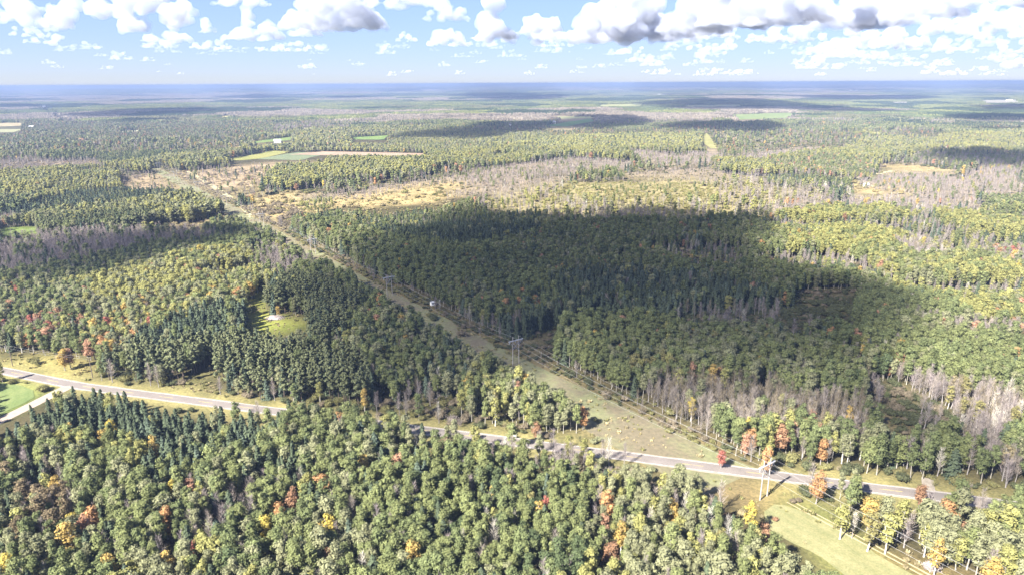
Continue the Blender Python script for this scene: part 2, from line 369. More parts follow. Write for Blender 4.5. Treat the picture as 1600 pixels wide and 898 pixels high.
# far and middle distance
Z([(0, 250), (330, 240), (460, 200), (640, 196), (860, 205), (860, 222), (660, 245), (430, 262), (300, 285), (0, 300)], dict(aspen=.62, spruce=.08, bare=.14, maple=.02, shrub=.14), pal=dict(aspen=dict(green=3, sage=3, lime=3, mid=1)))
Z([(0, 258), (210, 252), (420, 272), (290, 300), (160, 330), (0, 330)], dict(aspen=.86, spruce=.06, bare=.05, maple=.03), pal=dict(aspen=YG))
Z([(60, 240), (300, 232), (330, 238), (180, 250), (60, 250)], dict(spruce=.5, aspen=.5))
Z([(0, 165), (430, 168), (430, 205), (0, 232)], dict(bare=.4, aspen=.4, spruce=.15, maple=.05), pal=dict(aspen=dict(sage=3, mid=2, brown=2)))
Z([(0, 247), (150, 243), (165, 255), (40, 262), (0, 262)], dict(shrub=.5, bare=.5), .7, dict(shrub=dict(tan=2, greybrown=2, rust=.7)), PINK)
Z([(185, 275), (300, 267), (420, 255), (520, 254), (480, 276), (400, 291), (330, 297), (300, 295), (200, 300)], dict(shrub=.62, bare=.3, aspen=.06, spruce=.02), .33, dict(shrub=dict(greybrown=3, tan=2, rust=1)), PINK, .7, z=0)
Z([(395, 312), (450, 300), (540, 305), (640, 285), (720, 279), (770, 285), (740, 302), (680, 317), (600, 323), (520, 326), (440, 337), (400, 332)], dict(shrub=.4, tuft=.6), .25, dict(shrub=dict(tan=3, olive=1, straw=2)), TAN, z=0)
Z([(470, 312), (520, 306), (525, 312), (480, 320)], dict(shrub=.7, aspen=.3), .9, dict(shrub=dict(lime=1, olive=1), aspen=YG), GRASS, .6)
Z([(150, 360), (250, 342), (370, 324), (440, 317), (475, 330), (430, 347), (330, 361), (200, 367)], dict(shrub=.8, tuft=.2), .4, dict(shrub=dict(tan=2, greybrown=2, olive=1)), TAN, z=0)
Z([(770, 300), (860, 285), (1000, 284), (1200, 276), (1330, 268), (1345, 285), (1240, 305), (1250, 330), (1190, 346), (1100, 350), (1000, 346), (900, 350), (840, 340), (760, 328)], dict(shrub=.5, bare=.3, tuft=.14, aspen=.06), .5, dict(shrub=dict(tan=2, olive=3, lime=.7, yolive=2, greybrown=1), aspen=YG), OLV, z=0)
Z([(880, 288), (1050, 284), (1130, 296), (1110, 300), (960, 303), (880, 297)], dict(shrub=.9, aspen=.1), .55, dict(shrub=dict(yolive=4, lime=1)), OLV, .6, z=0)
Z([(430, 262), (660, 246), (690, 258), (660, 268), (540, 276), (450, 290), (405, 285)], dict(aspen=.85, spruce=.1, bare=.05), pal=dict(aspen=YG))
Z([(455, 307), (500, 296), (560, 288), (690, 268), (725, 272), (720, 280), (640, 287), (560, 302), (480, 312)], dict(bare=.7, aspen=.05, shrub=.25), 1.1, hs=.62)
Z([(700, 296), (760, 283), (900, 262), (905, 272), (800, 300), (740, 304), (700, 303)], dict(bare=.7, shrub=.3), .9, hs=.62)
Z([(660, 246), (860, 210), (1100, 205), (1110, 232), (985, 235), (980, 246), (880, 240), (800, 252), (690, 258)], dict(aspen=.82, spruce=.08, bare=.08, maple=.02), pal=dict(aspen=YG))
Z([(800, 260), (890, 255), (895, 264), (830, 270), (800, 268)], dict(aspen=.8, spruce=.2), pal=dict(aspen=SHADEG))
Z([(700, 268), (790, 252), (890, 241), (985, 246), (990, 258), (900, 262), (800, 282), (720, 283)], dict(bare=.75, aspen=.05, shrub=.2), 1.1, hs=.7)
Z([(980, 228), (1060, 236), (1110, 232), (1150, 240), (1100, 252), (1010, 250), (985, 240)], dict(bare=.85, aspen=.05, shrub=.1), 1.15, hs=.75)
Z([(960, 262), (1100, 255), (1180, 266), (1130, 276), (980, 276)], dict(bare=.6, shrub=.4), .8, hs=.62)
Z([(1120, 250), (1310, 232), (1340, 215), (1400, 210), (1330, 205), (1600, 205), (1600, 230), (1400, 245), (1340, 262), (1200, 268), (1130, 262)], dict(aspen=.66, bare=.2, spruce=.06, maple=.03), pal=dict(aspen=YG))
Z([(1130, 240), (1280, 222), (1290, 232), (1190, 246), (1130, 250)], dict(bare=.8, aspen=.05, shrub=.15), 1.05, hs=.75)
Z([(1200, 250), (1300, 240), (1370, 258), (1350, 272), (1250, 266), (1200, 262)], dict(maple=.26, aspen=.36, birch=.14, bare=.24), 1.0, dict(maple=dict(rust=4, salmon=3, brown=2, orange=.7)), hs=.85)
Z([(1200, 270), (1275, 270), (1330, 276), (1350, 286), (1300, 284), (1200, 280)], dict(aspen=.4, spruce=.3, shrub=.3), .9, hs=.6)
Z([(1330, 285), (1450, 288), (1425, 303), (1340, 302)], dict(tuft=.7, shrub=.3), .25, dict(shrub=dict(tan=1, straw=2)), TAN, z=0)
Z([(1360, 257), (1420, 257), (1500, 268), (1470, 271), (1400, 264)], dict(tuft=1), .1, {}, TAN, z=0)
Z([(1340, 275), (1400, 266), (1500, 270), (1540, 250), (1600, 255), (1600, 300), (1540, 305), (1440, 305), (1430, 292), (1350, 286)], dict(bare=.8, aspen=.06, shrub=.1, birch=.04), 1.0, dict(bare=dict(twig=3, lilac=2)), hs=.75)
Z([(1210, 312), (1260, 298), (1330, 302), (1460, 300), (1560, 310), (1540, 325), (1400, 322), (1300, 318), (1200, 330)], dict(bare=.68, shrub=.26, maple=.03, birch=.03), 1.0, hs=.8)
Z([(1410, 250), (1600, 252), (1600, 240), (1450, 235)], dict(bare=.75, aspen=.25), 1.0)
# left, behind the road
Z([(0, 305), (60, 305), (0, 340)], dict(aspen=.6, spruce=.4))
Z([(0, 330), (60, 312), (120, 292), (190, 288), (300, 297), (310, 302), (200, 318), (110, 332), (50, 336), (0, 338)], dict(spruce=.95, aspen=.05), 1.25, dict(spruce=dict(spruce=1, bluespruce=1, pine=1)), hs=.72)
Z([(0, 345), (50, 335), (130, 322), (220, 312), (310, 297), (350, 305), (370, 322), (300, 335), (220, 345), (120, 355), (40, 352), (0, 358)], dict(aspen=.85, pine=.08, bare=.04, spruce=.03), 1.1, dict(aspen=dict(lime=3, sage=3, green=2)))
Z([(0, 350), (120, 342), (240, 336), (220, 350), (130, 362), (0, 362)], dict(pine=.5, aspen=.4, bare=.1), 1.0)
Z([(0, 356), (58, 354), (62, 362), (0, 371)], dict(tuft=1), .0, {}, (.13, .19, .045), z=0)
Z([(0, 372), (60, 362), (200, 358), (360, 358), (430, 372), (420, 385), (300, 382), (200, 405), (130, 425), (0, 420)], dict(bare=.88, spruce=.06, aspen=.06), 1.25, dict(bare=dict(lilac=3, twig=2)))
Z([(320, 350), (400, 346), (440, 360), (430, 380), (350, 375)], dict(aspen=.5, spruce=.3, bare=.2), 1.0, dict(aspen=SHADEG))
Z([(120, 402), (240, 378), (380, 370), (400, 380), (300, 392), (200, 415), (100, 440), (30, 440), (20, 425)], dict(aspen=.7, spruce=.15, bare=.15), 1.0, dict(aspen=SHADEG))
Z([(100, 440), (200, 412), (310, 390), (380, 388), (400, 405), (440, 430), (400, 445), (300, 470), (180, 490), (90, 480), (0, 500), (0, 460)], dict(aspen=.86, birch=.06, spruce=.05, maple=.03), 1.1, dict(aspen=dict(lime=6, sage=2, green=2)))
Z([(380, 385), (440, 375), (480, 385), (490, 405), (450, 430), (400, 420)], dict(bare=.6, shrub=.2, aspen=.2), 1.0)
Z([(0, 450), (130, 440), (150, 460), (110, 490), (0, 510)], dict(aspen=.7, spruce=.15, bare=.1, maple=.05), 1.0)
Z([(0, 495), (110, 490), (180, 510), (140, 530), (0, 532)], dict(bare=.4, aspen=.37, maple=.13, spruce=.1), 1.0, dict(maple=dict(red=2, rust=3)))
Z([(120, 480), (300, 455), (390, 440), (410, 460), (380, 500), (300, 510), (200, 530), (130, 545)], dict(aspen=.68, birch=.1, maple=.10, spruce=.03, bare=.09), 1.0, dict(aspen=dict(sage=4, green=2, lime=2), maple=dict(salmon=3, orange=2, gold=2, red=1)))
Z([(0, 520), (130, 525), (160, 545), (160, 580), (0, 560)], dict(aspen=.72, birch=.08, maple=.10, bare=.10), 1.0, dict(aspen=dict(green=2, mid=2, sage=2), maple=dict(orange=2, gold=2, salmon=3, rust=1)))
Z([(270, 492), (350, 475), (395, 478), (400, 495), (370, 520), (240, 545), (200, 540)], dict(spruce=.9, aspen=.1), 1.0)
Z([(150, 552), (260, 530), (400, 530), (560, 545), (560, 580), (440, 590), (330, 575), (270, 605), (190, 600), (150, 590)], dict(pine=.85, aspen=.08, spruce=.07), 1.05)
Z([(285, 600), (340, 570), (440, 555), (560, 560), (600, 605), (590, 640), (500, 648), (420, 630), (300, 617)], dict(pine=.82, spruce=.15, aspen=.03), 1.1)
Z([(406, 450), (470, 432), (545, 450), (560, 490), (520, 540), (470, 520), (440, 495), (412, 490)], dict(pine=.75, spruce=.2, aspen=.05), 1.15, hs=1.05)
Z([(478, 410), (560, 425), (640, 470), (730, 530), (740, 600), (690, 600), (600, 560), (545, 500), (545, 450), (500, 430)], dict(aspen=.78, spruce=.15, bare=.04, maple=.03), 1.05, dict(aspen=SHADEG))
Z([(595, 610), (640, 595), (700, 600), (722, 615), (718, 660), (640, 652), (600, 640)], dict(shrub=.92, bare=.08), .75, dict(shrub=dict(darkshrub=3, greybrown=2, olive=2, twig=1)), MARSH, z=0)
Z([(570, 560), (650, 575), (720, 580), (722, 605), (650, 592), (600, 605), (575, 600)], dict(aspen=.5, bare=.2, spruce=.2, shrub=.1), .9, dict(aspen=SHADEG))
Z([(728, 600), (770, 560), (840, 590), (900, 610), (945, 650), (945, 690), (850, 690), (725, 672)], dict(aspen=.86, birch=.08, maple=.02, bare=.04), 1.0, dict(aspen=dict(sage=4, green=3, lime=2)))
# the woods right of the power line
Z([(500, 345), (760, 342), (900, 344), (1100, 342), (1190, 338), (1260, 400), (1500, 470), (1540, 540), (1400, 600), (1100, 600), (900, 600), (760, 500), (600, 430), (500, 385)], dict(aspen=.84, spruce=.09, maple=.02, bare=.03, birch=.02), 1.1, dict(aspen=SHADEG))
Z([(530, 338), (660, 330), (735, 335), (760, 330), (850, 330), (830, 345), (700, 347), (560, 350)], dict(spruce=.5, aspen=.4, bare=.1), 1.0)
Z([(570, 357), (640, 350), (760, 343), (835, 346), (838, 360), (770, 373), (710, 387), (640, 372)], dict(spruce=.96, aspen=.04), 1.15, hs=1.05)
Z([(650, 470), (745, 470), (860, 440), (900, 415), (1000, 418), (1100, 428), (1200, 447), (1245, 470), (1230, 497), (1100, 495), (960, 490), (880, 525), (815, 530), (750, 510), (700, 500)], dict(spruce=.86, aspen=.1, bare=.04), 1.15, hs=1.08)
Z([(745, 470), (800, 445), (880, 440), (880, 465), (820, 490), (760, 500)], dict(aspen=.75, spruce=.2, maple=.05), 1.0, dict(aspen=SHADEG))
Z([(1050, 495), (1230, 485), (1330, 455), (1345, 470), (1300, 490), (1240, 505), (1060, 512)], dict(shrub=.75, bare=.25), .8, dict(shrub=dict(darkshrub=4, greybrown=1)), MARSH, z=0)
Z([(1240, 458), (1330, 452), (1345, 490), (1330, 500), (1300, 478), (1260, 490), (1238, 480)], dict(shrub=1), .5, dict(shrub=dict(darkshrub=3, greybrown=2)), MARSH, z=0)
Z([(780, 540), (812, 530), (868, 513), (935, 494), (985, 484), (940, 500), (880, 535), (865, 552), (880, 590), (850, 575)], dict(shrub=1.0), .75, dict(shrub=dict(darkshrub=4, greybrown=2, olive=1)), MARSH, hs=.6, z=0)
Z([(865, 545), (900, 500), (1000, 488), (1060, 512), (1200, 508), (1330, 560), (1360, 610), (1200, 620), (1100, 590), (980, 600), (920, 600), (880, 580)], dict(aspen=.93, spruce=.02, maple=.02, birch=.03), 1.12, dict(aspen=dict(mid=3, green=4, sage=2, dark=1)))
Z([(960, 560), (1050, 548), (1070, 575), (980, 590)], dict(aspen=.7, birch=.3), 1.0, dict(birch=dict(yolive=2, lime=1)))
Z([(985, 597), (1085, 575), (1200, 588), (1345, 608), (1352, 702), (1180, 684), (1100, 672), (1020, 642), (955, 620)], dict(bare=.82, birch=.03, aspen=.07, shrub=.07, maple=.01), .95, dict(bare=dict(twig=3, greybrown=3, lilac=1), aspen=dict(sage=2, mid=2)))
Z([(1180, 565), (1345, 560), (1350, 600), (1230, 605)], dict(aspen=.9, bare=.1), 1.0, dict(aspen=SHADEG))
Z([(950, 620), (1010, 640), (1100, 690), (1140, 715), (1080, 700), (985, 655)], dict(shrub=.8, bare=.2), .9, dict(shrub=dict(olive=2, greybrown=2, darkshrub=1, tan=1)), MARSH, z=0)
Z([(1085, 675), (1130, 660), (1180, 672), (1185, 700), (1140, 705), (1100, 700)], dict(aspen=.85, maple=.1, bare=.05), 1.0, dict(aspen=dict(mid=2, green=2)))
Z([(1145, 690), (1200, 665), (1270, 660), (1340, 690), (1350, 740), (1260, 735), (1170, 718)], dict(aspen=.6, maple=.12, birch=.16, bare=.12), 1.0, dict(aspen=dict(green=2, mid=2, lime=1)))
Z([(1370, 585), (1440, 575), (1600, 600), (1600, 720), (1560, 720), (1480, 650), (1400, 640)], dict(bare=.8, shrub=.12, birch=.06, spruce=.02), 1.0, dict(bare=dict(twig=3, lilac=1, palewhite=.3, greybrown=3), birch=dict(yolive=2, tan=2)))
Z([(1345, 600), (1400, 590), (1480, 640), (1470, 680), (1380, 690), (1345, 660)], dict(shrub=.9, bare=.1), .95, dict(shrub=dict(darkshrub=4, greybrown=2, mid=1)), MARSH, z=2)
Z([(1370, 632), (1385, 630), (1420, 668), (1405, 672)], dict(tuft=1), .1, {}, (.2, .14, .09), z=0)
Z([(1355, 700), (1410, 672), (1500, 668), (1560, 700), (1560, 745), (1450, 745), (1360, 740)], dict(aspen=.72, bare=.25, spruce=.03), .85, dict(aspen=dict(mid=3, green=3, sage=1)), hs=1.1)
Z([(1345, 440), (1480, 470), (1560, 530), (1600, 560), (1600, 600), (1470, 580), (1400, 560), (1345, 560)], dict(aspen=.92, bare=.05, maple=.03), 1.1, dict(aspen=dict(mid=3, green=4, sage=2)))
Z([(1190, 340), (1300, 322), (1600, 325), (1600, 520), (1540, 515), (1480, 465), (1360, 425), (1250, 400)], dict(aspen=.9, birch=.03, bare=.03, maple=.02, spruce=.02), 1.12, dict(aspen=dict(lime=6, green=3, sage=2)))
Z([(1405, 372), (1440, 366), (1495, 385), (1480, 400), (1420, 395)], dict(bare=.75, birch=.15, shrub=.1), 1.0)
Z([(1530, 390), (1600, 380), (1600, 405), (1540, 405)], dict(bare=.7, maple=.15, aspen=.15), 1.0)
Z([(1390, 485), (1480, 495), (1600, 500), (1600, 520), (1500, 515), (1450, 505)], dict(bare=.7, maple=.1, aspen=.2), 1.0)
# in front of the road
FRONT = [(-400, 700), (-100, 670), (110, 601), (400, 638.5), (640, 669), (800, 689.5), (1200, 741), (1600, 792), (2100, 855), (2100, 1500), (-400, 1500)]
Z(FRONT, dict(aspen=.815, maple=.008, bare=.065, spruce=.095, birch=.017), 1.0, dict(aspen=dict(green=4, mid=2.2, sage=3, lime=2, dark=.6)), z=.01, edge=2)
Z([(-100, 690), (60, 635), (110, 590), (200, 612), (330, 632), (440, 650), (420, 668), (330, 690), (295, 718), (225, 738), (160, 702), (100, 665), (50, 680), (-100, 720)], dict(spruce=.88, aspen=.1, birch=.02), 1.2)
Z([(100, 665), (170, 690), (230, 735), (150, 740), (90, 700)], dict(aspen=.9, birch=.1), 1.0, dict(aspen=dict(lime=2, green=3, mid=2)))
Z([(0, 740), (110, 745), (130, 790), (60, 830), (0, 830)], dict(bare=.32, aspen=.6, maple=.02, birch=.06), 1.0, dict(aspen=dict(brown=2, mid=2, green=1), maple=dict(rust=1)))
Z([(390, 715), (500, 700), (490, 790), (420, 800)], dict(spruce=.5, aspen=.35, birch=.1, bare=.05), 1.1)
Z([(600, 700), (760, 690), (1000, 720), (1000, 760), (900, 900), (620, 900), (560, 800)], dict(aspen=.84, bare=.08, spruce=.05, birch=.03), 1.05, dict(aspen=dict(mid=4, green=3, dark=1, sage=1)))
Z([(745, 705), (800, 700), (920, 712), (1010, 735), (960, 760), (880, 742), (760, 728)], dict(bare=.45, shrub=.45, aspen=.1), .9, dict(shrub=dict(darkshrub=2, greybrown=3)), z=4)
Z([(920, 740), (1230, 760), (1240, 830), (1360, 900), (920, 910)], dict(aspen=.75, bare=.15, birch=.055, maple=.015, spruce=.03), 1.0, dict(aspen=dict(green=3, sage=3, lime=2)))
Z([(1225, 760), (1700, 800), (1800, 1000), (1470, 1000), (1440, 890), (1330, 825)], dict(aspen=.80, birch=.11, maple=.02, bare=.07), 1.0, dict(aspen=dict(green=3, sage=4, lime=3)), hs=1.08)
# open ground by the road and under the wires
Z([(-60, 548), (60, 556), (110, 563), (150, 570), (163, 598), (120, 597), (-60, 582)], dict(tuft=.8, shrub=.2), .25, dict(shrub=dict(olive=2, tan=1, rust=1), tuft=dict(straw=2, olive=2)), (.21, .19, .075), z=0)
Z([(265, 612), (300, 592), (335, 574), (350, 576), (318, 600), (300, 617)], dict(tuft=.8, shrub=.2), .3, {}, (.19, .18, .075), z=0)
Z([(372, 520), (392, 498), (382, 482), (395, 460), (412, 450), (414, 470), (407, 485), (440, 492), (475, 496), (484, 513), (440, 517), (372, 518)], dict(tuft=1), .12, {}, (.20, .22, .055), z=0)
Z([(-40, 598), (33, 602), (56, 609), (50, 621), (37, 630), (-40, 665)], dict(tuft=1), .0, {}, (.13, .19, .045), z=0)
Z([(-20, 588), (20, 596), (60, 600), (92, 600), (88, 612), (60, 613), (30, 604), (-20, 599)], dict(aspen=.35, shrub=.65), .8, dict(aspen=dict(lime=2, sage=2), shrub=dict(olive=2, lime=1)), (.17, .16, .07), .75, z=0)
Z([(1085, 735), (1180, 752), (1225, 772), (1215, 790), (1190, 812), (1160, 790), (1120, 765)], dict(shrub=.6, tuft=.4), .45, dict(shrub=dict(tan=2, rust=1.5, greybrown=1, olive=1)), (.22, .16, .085), z=0)
Z([(1190, 800), (1205, 785), (1228, 786), (1262, 801), (1325, 836), (1445, 905), (1500, 960), (1420, 960), (1240, 845)], dict(tuft=1), .0, {}, (.2, .22, .075), z=0)
Z([(1225, 775), (1275, 800), (1400, 862), (1480, 905), (1520, 950), (1470, 930), (1325, 836), (1262, 801)], dict(shrub=.5, tuft=.5), .4, dict(shrub=dict(rust=1, olive=2, tan=2, lime=1)), (.22, .16, .08), z=0)
Z([(1040, 690), (1090, 705), (1180, 725), (1260, 742), (1330, 752), (1340, 757), (1200, 742), (1060, 722), (1000, 712)], dict(tuft=.7, shrub=.3), .3, {}, (.2, .18, .085), z=0)
Z([(1350, 750), (1460, 765), (1600, 782), (1600, 788), (1460, 773), (1350, 760)], dict(tuft=.8, shrub=.2), .3, {}, (.14, .14, .06), z=0)
Z([(930, 690), (960, 680), (1020, 700), (1015, 710), (940, 706)], dict(shrub=1), 1.0, dict(shrub=dict(greybrown=2, sage=2, twig=1)), MARSH, z=0)

for zz in ZONES:                                    # thin grey scrub stands over pale ground
    if zz['mix'].get('bare', 0) >= .6 and max(p[1] for p in zz['poly']) < 335: zz['dens'] *= .72; zz['hs'] *= .85; zz['ground'] = (.185, .155, .115)

# world lines: main road, gravel side road, power line
ROAD = [G(*p) for p in ((-420, 536), (-180, 556), (0, 577), (55, 589), (110, 601))] + [G(*p) for p in ((250, 619), (625, 667), (940, 707.5), (1200, 741.5), (1600, 792), (2300, 880))]
SIDE = [G(*p) for p in ((112, 601), (60, 627), (0, 657), (-120, 715), (-420, 900))]
PT = (75.5, 179.0); PU = Vector((-.581, .814)); PN = Vector((.814, .581))     # a pylon foot, direction of the line, its right-hand side
TWR = [(PT[0] + PU.x * 127.3 * k, PT[1] + PU.y * 127.3 * k) for k in range(-1, 9)]
def polydist(x, y, line):
    d = np.full(np.shape(x), 1e9)
    for (ax, ay), (bx, by) in zip(line[:-1], line[1:]):
        dx, dy = bx - ax, by - ay; t = np.clip(((x - ax) * dx + (y - ay) * dy) / (dx * dx + dy * dy), 0, 1)
        d = np.minimum(d, np.hypot(x - ax - t * dx, y - ay - t * dy))
    return d
def row_coords(x, y):
    along = (x - PT[0]) * PU.x + (y - PT[1]) * PU.y; side = (x - PT[0]) * PN.x + (y - PT[1]) * PN.y
    return along, side

FIELDS = [  # photo outline on the ground, colours, label
 ([(348, 251), (425, 236), (460, 237), (402, 249), (362, 252)], ((.24, .25, .08), (.3, .29, .1)), 'yellow-green hay field beside the ploughed strip'),
 ([(402, 249), (462, 238), (512, 240), (470, 251)], ((.16, .2, .11), (.2, .23, .13)), 'pale green field right of the yellow-green field'),
 ([(450, 242), (505, 237), (665, 240), (662, 244), (510, 243)], ((.34, .24, .17), (.42, .32, .23)), 'tan ploughed strip field'),
 ([(392, 222), (455, 214), (457, 219), (400, 224)], ((.14, .21, .06), (.2, .26, .08)), 'bright green field behind the hay field'),
 ([(550, 215), (606, 212), (601, 219), (552, 218)], ((.14, .22, .06), (.2, .28, .08)), 'small bright green field at the wood edge'),
 ([(450, 203), (488, 199), (488, 201.5), (455, 204)], ((.24, .25, .1), (.3, .3, .13)), 'narrow yellowish far field'),
 ([(866, 183), (937, 180.5), (934, 185), (872, 186)], ((.32, .34, .16), (.4, .4, .2)), 'pale far field beside the cloud shadow'),
 ([(848, 197), (920, 186), (932, 189), (885, 198)], ((.10, .19, .06), (.13, .22, .07)), 'green far field inside the cloud shadow'),
 ([(1135, 179), (1250, 176), (1242, 184), (1148, 188)], ((.18, .25, .09), (.26, .3, .12)), 'wide pale green far field'),
 ([(-30, 193), (36, 192), (30, 197), (-30, 199)], ((.36, .3, .17), (.42, .36, .2)), 'tan stubble field at the left edge'),
 ([(-30, 203), (42, 202), (22, 207), (-30, 208)], ((.3, .3, .16), (.36, .36, .2)), 'pale stubble field at the left edge, nearer one'),
 ([(335, 182), (372, 181), (371, 183), (337, 184)], ((.36, .34, .12), (.42, .38, .15)), 'small yellow far field'),
 ([(1385, 160), (1428, 159), (1430, 161.5), (1395, 162)], ((.36, .34, .26), (.44, .4, .3)), 'pale far field near farm buildings'),
 ([(1528, 157), (1595, 156), (1600, 160.5), (1540, 161)], ((.4, .37, .28), (.48, .44, .34)), 'pale far field at the right edge'),
 ([(930, 164), (1010, 162), (1012, 166), (935, 167)], ((.3, .32, .12), (.36, .36, .15)), 'yellow-green far meadow before the long shadow'),
 ([(1060, 165), (1165, 163.5), (1160, 166.5), (1070, 167)], ((.3, .32, .14), (.36, .36, .18)), 'yellow-green meadow strip inside the long shadow'),
 ([(185, 205.5), (218, 203.5), (215, 206), (188, 207)], ((.32, .32, .2), (.4, .38, .25)), 'small pale far field left of the hay field'),
 ([(1098, 214), (1104, 208), (1112, 214), (1122, 233), (1108, 232), (1097, 222)], ((.28, .28, .1), (.34, .32, .13)), 'grassy opening in the far wood'),
 ([(0, 364.5), (57, 357), (61, 361), (0, 370)], ((.15, .2, .06), (.2, .25, .08)), 'bright green field strip at the left edge'),
 ([(975, 137.5), (1110, 137.8), (1110, 138.8), (980, 138.6)], ((.4, .38, .34), (.46, .44, .4)), 'pale strip of open land near the horizon'),
 ([(-20, 599), (33, 603), (54, 609), (50, 620), (37, 628), (-20, 656)], ((.10, .135, .05), (.14, .165, .065)), 'bright green crop field beside the gravel side road'),
 ([(1196, 800), (1210, 788), (1228, 787), (1263, 802), (1325, 837), (1445, 906), (1500, 962), (1410, 975), (1330, 900), (1243, 845), (1200, 822)], ((.145, .146, .068), (.215, .203, .105)), 'mown green field by the powerline'),
]
ZFIELD = [f[0] for f in FIELDS]
SEEN_STRIP = [(478, 393), (520, 400), (566, 430), (667, 487), (734, 531), (822, 574), (868, 600), (930, 630), (963, 668), (1023, 703), (1088, 703), (1040, 678), (990, 653), (950, 630), (897, 599), (851, 574), (800, 537), (750, 514), (667, 468), (593, 428), (540, 400), (500, 384)]
SEEN_ROAD = [[(98, 597), (160, 601), (283, 616), (432, 636), (432, 648), (283, 630), (160, 614), (108, 607)], [(624, 663), (690, 673), (690, 683), (624, 674)], [(716, 679), (860, 695), (860, 702), (716, 687)], [(1000, 709), (1240, 737), (1240, 751), (1000, 719)],
             [(1356, 758), (1480, 772), (1480, 784), (1356, 771)], [(1520, 780), (1640, 790), (1640, 801), (1520, 789)], [(-20, 655), (60, 621), (108, 600), (116, 607), (70, 631), (-20, 673)]]

# ------------------------------------------------------------------ scatter
def classify(x, y, d):
    n = len(x)
    s1 = fbm(x, y, 170, 1); s2 = fbm(x, y, 420, 2); s3 = fbm(x, y, 60, 3)
    W = np.zeros((n, 8)); dens = np.ones(n); hs = np.ones(n); zone = np.full(n, -1)
    W[:, 0] = .74; W[:, 1] = .01; W[:, 2] = .03; W[:, 3] = .1; W[:, 5] = .12
    con = s1 > .60; W[con] = (.25, .01, .01, .7, 0, .03, 0, 0)
    br = (s2 > .58) & ~con; W[br] = (.12, .02, .02, .02, 0, .8, .02, 0)
    shr = (s2 < .46) & (d > 560); W[shr] = (.12, .02, .02, .03, 0, .15, .66, 0); dens[shr] = .6
    jx = x + (vnoise(x, y, 14, 21) - .5) * 2; jy = y + (vnoise(x, y, 14, 22) - .5) * 2
    pr = {}
    for i, zz in enumerate(ZONES):
        e = zz['edge'] * (1 if zz['z'] > 0 else .5)
        key = (zz['z'], e)
        if key not in pr: pr[key] = project(x + (vnoise(x, y, 18, 21) - .5) * e * 2, y + (vnoise(x, y, 18, 22) - .5) * e * 2, zz['z'])
        m = inside(zz['poly'], *pr[key])
        if zz['z'] == 0:                            # nothing tall stands right before open ground that is seen
            for h_ in (4.0, 8.0, 12.0):
                kk_ = (h_, e, 'top')
                if kk_ not in pr: pr[kk_] = project(x, y, h_)
                m |= inside(zz['poly'], *pr[kk_])
        if m.any():
            W[m] = [zz['mix'].get(k, 0) for k in KN]; dens[m] = zz['dens']; hs[m] = zz['hs']; zone[m] = i
    # wet hollows and brushy gaps inside the woods, stands of different age
    hol = (fbm(x, y, 130, 81) > .715) & (d > 330) & (W[:, 0] > .55); W[hol] = (.05, 0, .02, .05, 0, .2, .68, 0); hs[hol] *= .8; dens[hol] *= .8
    gap = (fbm(x, y, 34, 85) > .72) & (d <= 330) & (W[:, 0] > .55); W[gap] = (.1, .01, .03, .06, 0, .3, .5, 0)
    age = vnoise(x, y, 210, 91) + .25 * vnoise(x, y, 70, 92); hs *= np.where(d > 560, np.interp(age, [.2, .5, .55, .9], [.72, .8, 1.05, 1.15]), 1.0)
    al, sd = row_coords(x, y)
    road = polydist(x, y, ROAD); side = polydist(x, y, SIDE)
    edge_ = (road > 5.5) & (road < 14 + (vnoise(x, y, 17, 61) - .5) * 8) & (dens > .5); ei = np.nonzero(edge_ & (rng.random(n) < .55))[0]; W[ei] = (.06, .01, .03, 0, 0, .1, .8, 0)
    dens[(road < 5.5) | ((road < 8.0) & (W[:, 6] + W[:, 7] < .5)) | (side < 5.0)] = 0
    jit = (vnoise(x, y, 22, 31) - .5) * 7
    farc = np.interp(al, [200, 330, 400, 470], [0, .5, .4, 0])
    strip = (sd > -15 + jit + 6.5 * farc) & (sd < 15 + jit - 6 * farc) & (al > -150) & (al < 1050)
    strip &= (al > 22) | (sd < 9)
    mown = strip & (sd < np.interp(al, [0, 90, 150, 300, 400, 480], [9, 8, 6, 5, 6, 9]) + jit * .5) & (al > 10)
    brush = strip & ~mown & (al > 22)
    dens[strip & (al <= 22) & (W[:, 6] + W[:, 7] < .4)] = .0
    dens[mown] = .14; W[mown] = (0, 0, 0, 0, 0, 0, .07, .93)
    dens[brush] = .85; W[brush] = (0, 0, 0, 0, 0, .06, .94, 0); hs[brush] *= .75
    px, py = project(x, y, 0.0)
    for h_ in (0.0, 4.0, 8.0, 12.0):
        px, py = project(x, y, h_)
        for poly in ZFIELD + SEEN_ROAD: dens[inside(poly, px, py)] = 0
        if h_ > 5: dens[inside(SEEN_STRIP, px, py) & (W[:, 6] + W[:, 7] < .5)] = 0
    return W, dens, hs, zone, strip
def candidates(d0, d1, sp, slope=.86):
    ys = np.arange(0, d1, sp * .866); rows = []
    xs = np.arange(-d1 * slope - sp, d1 * slope + sp, sp)
    X, Y = np.meshgrid(xs, ys); X = X + (np.arange(len(ys)) % 2)[:, None] * sp * .5
    X = X.ravel(); Y = Y.ravel()
    X = X + rng.uniform(-.36, .36, len(X)) * sp; Y = Y + rng.uniform(-.36, .36, len(Y)) * sp
    keep = (Y >= d0) & (Y < d1) & (np.abs(X) < 40 + slope * Y)
    return X[keep], Y[keep]
PTS = {k: [] for k in KN}                          # kind -> list of arrays x,y,rz,scale,lod,tint index,dist
RINGS = [(105, 620, 3.25, 0, .95), (620, 1250, 4.7, 1, 1.05), (1250, 2300, 6.3, 2, 1.2)]
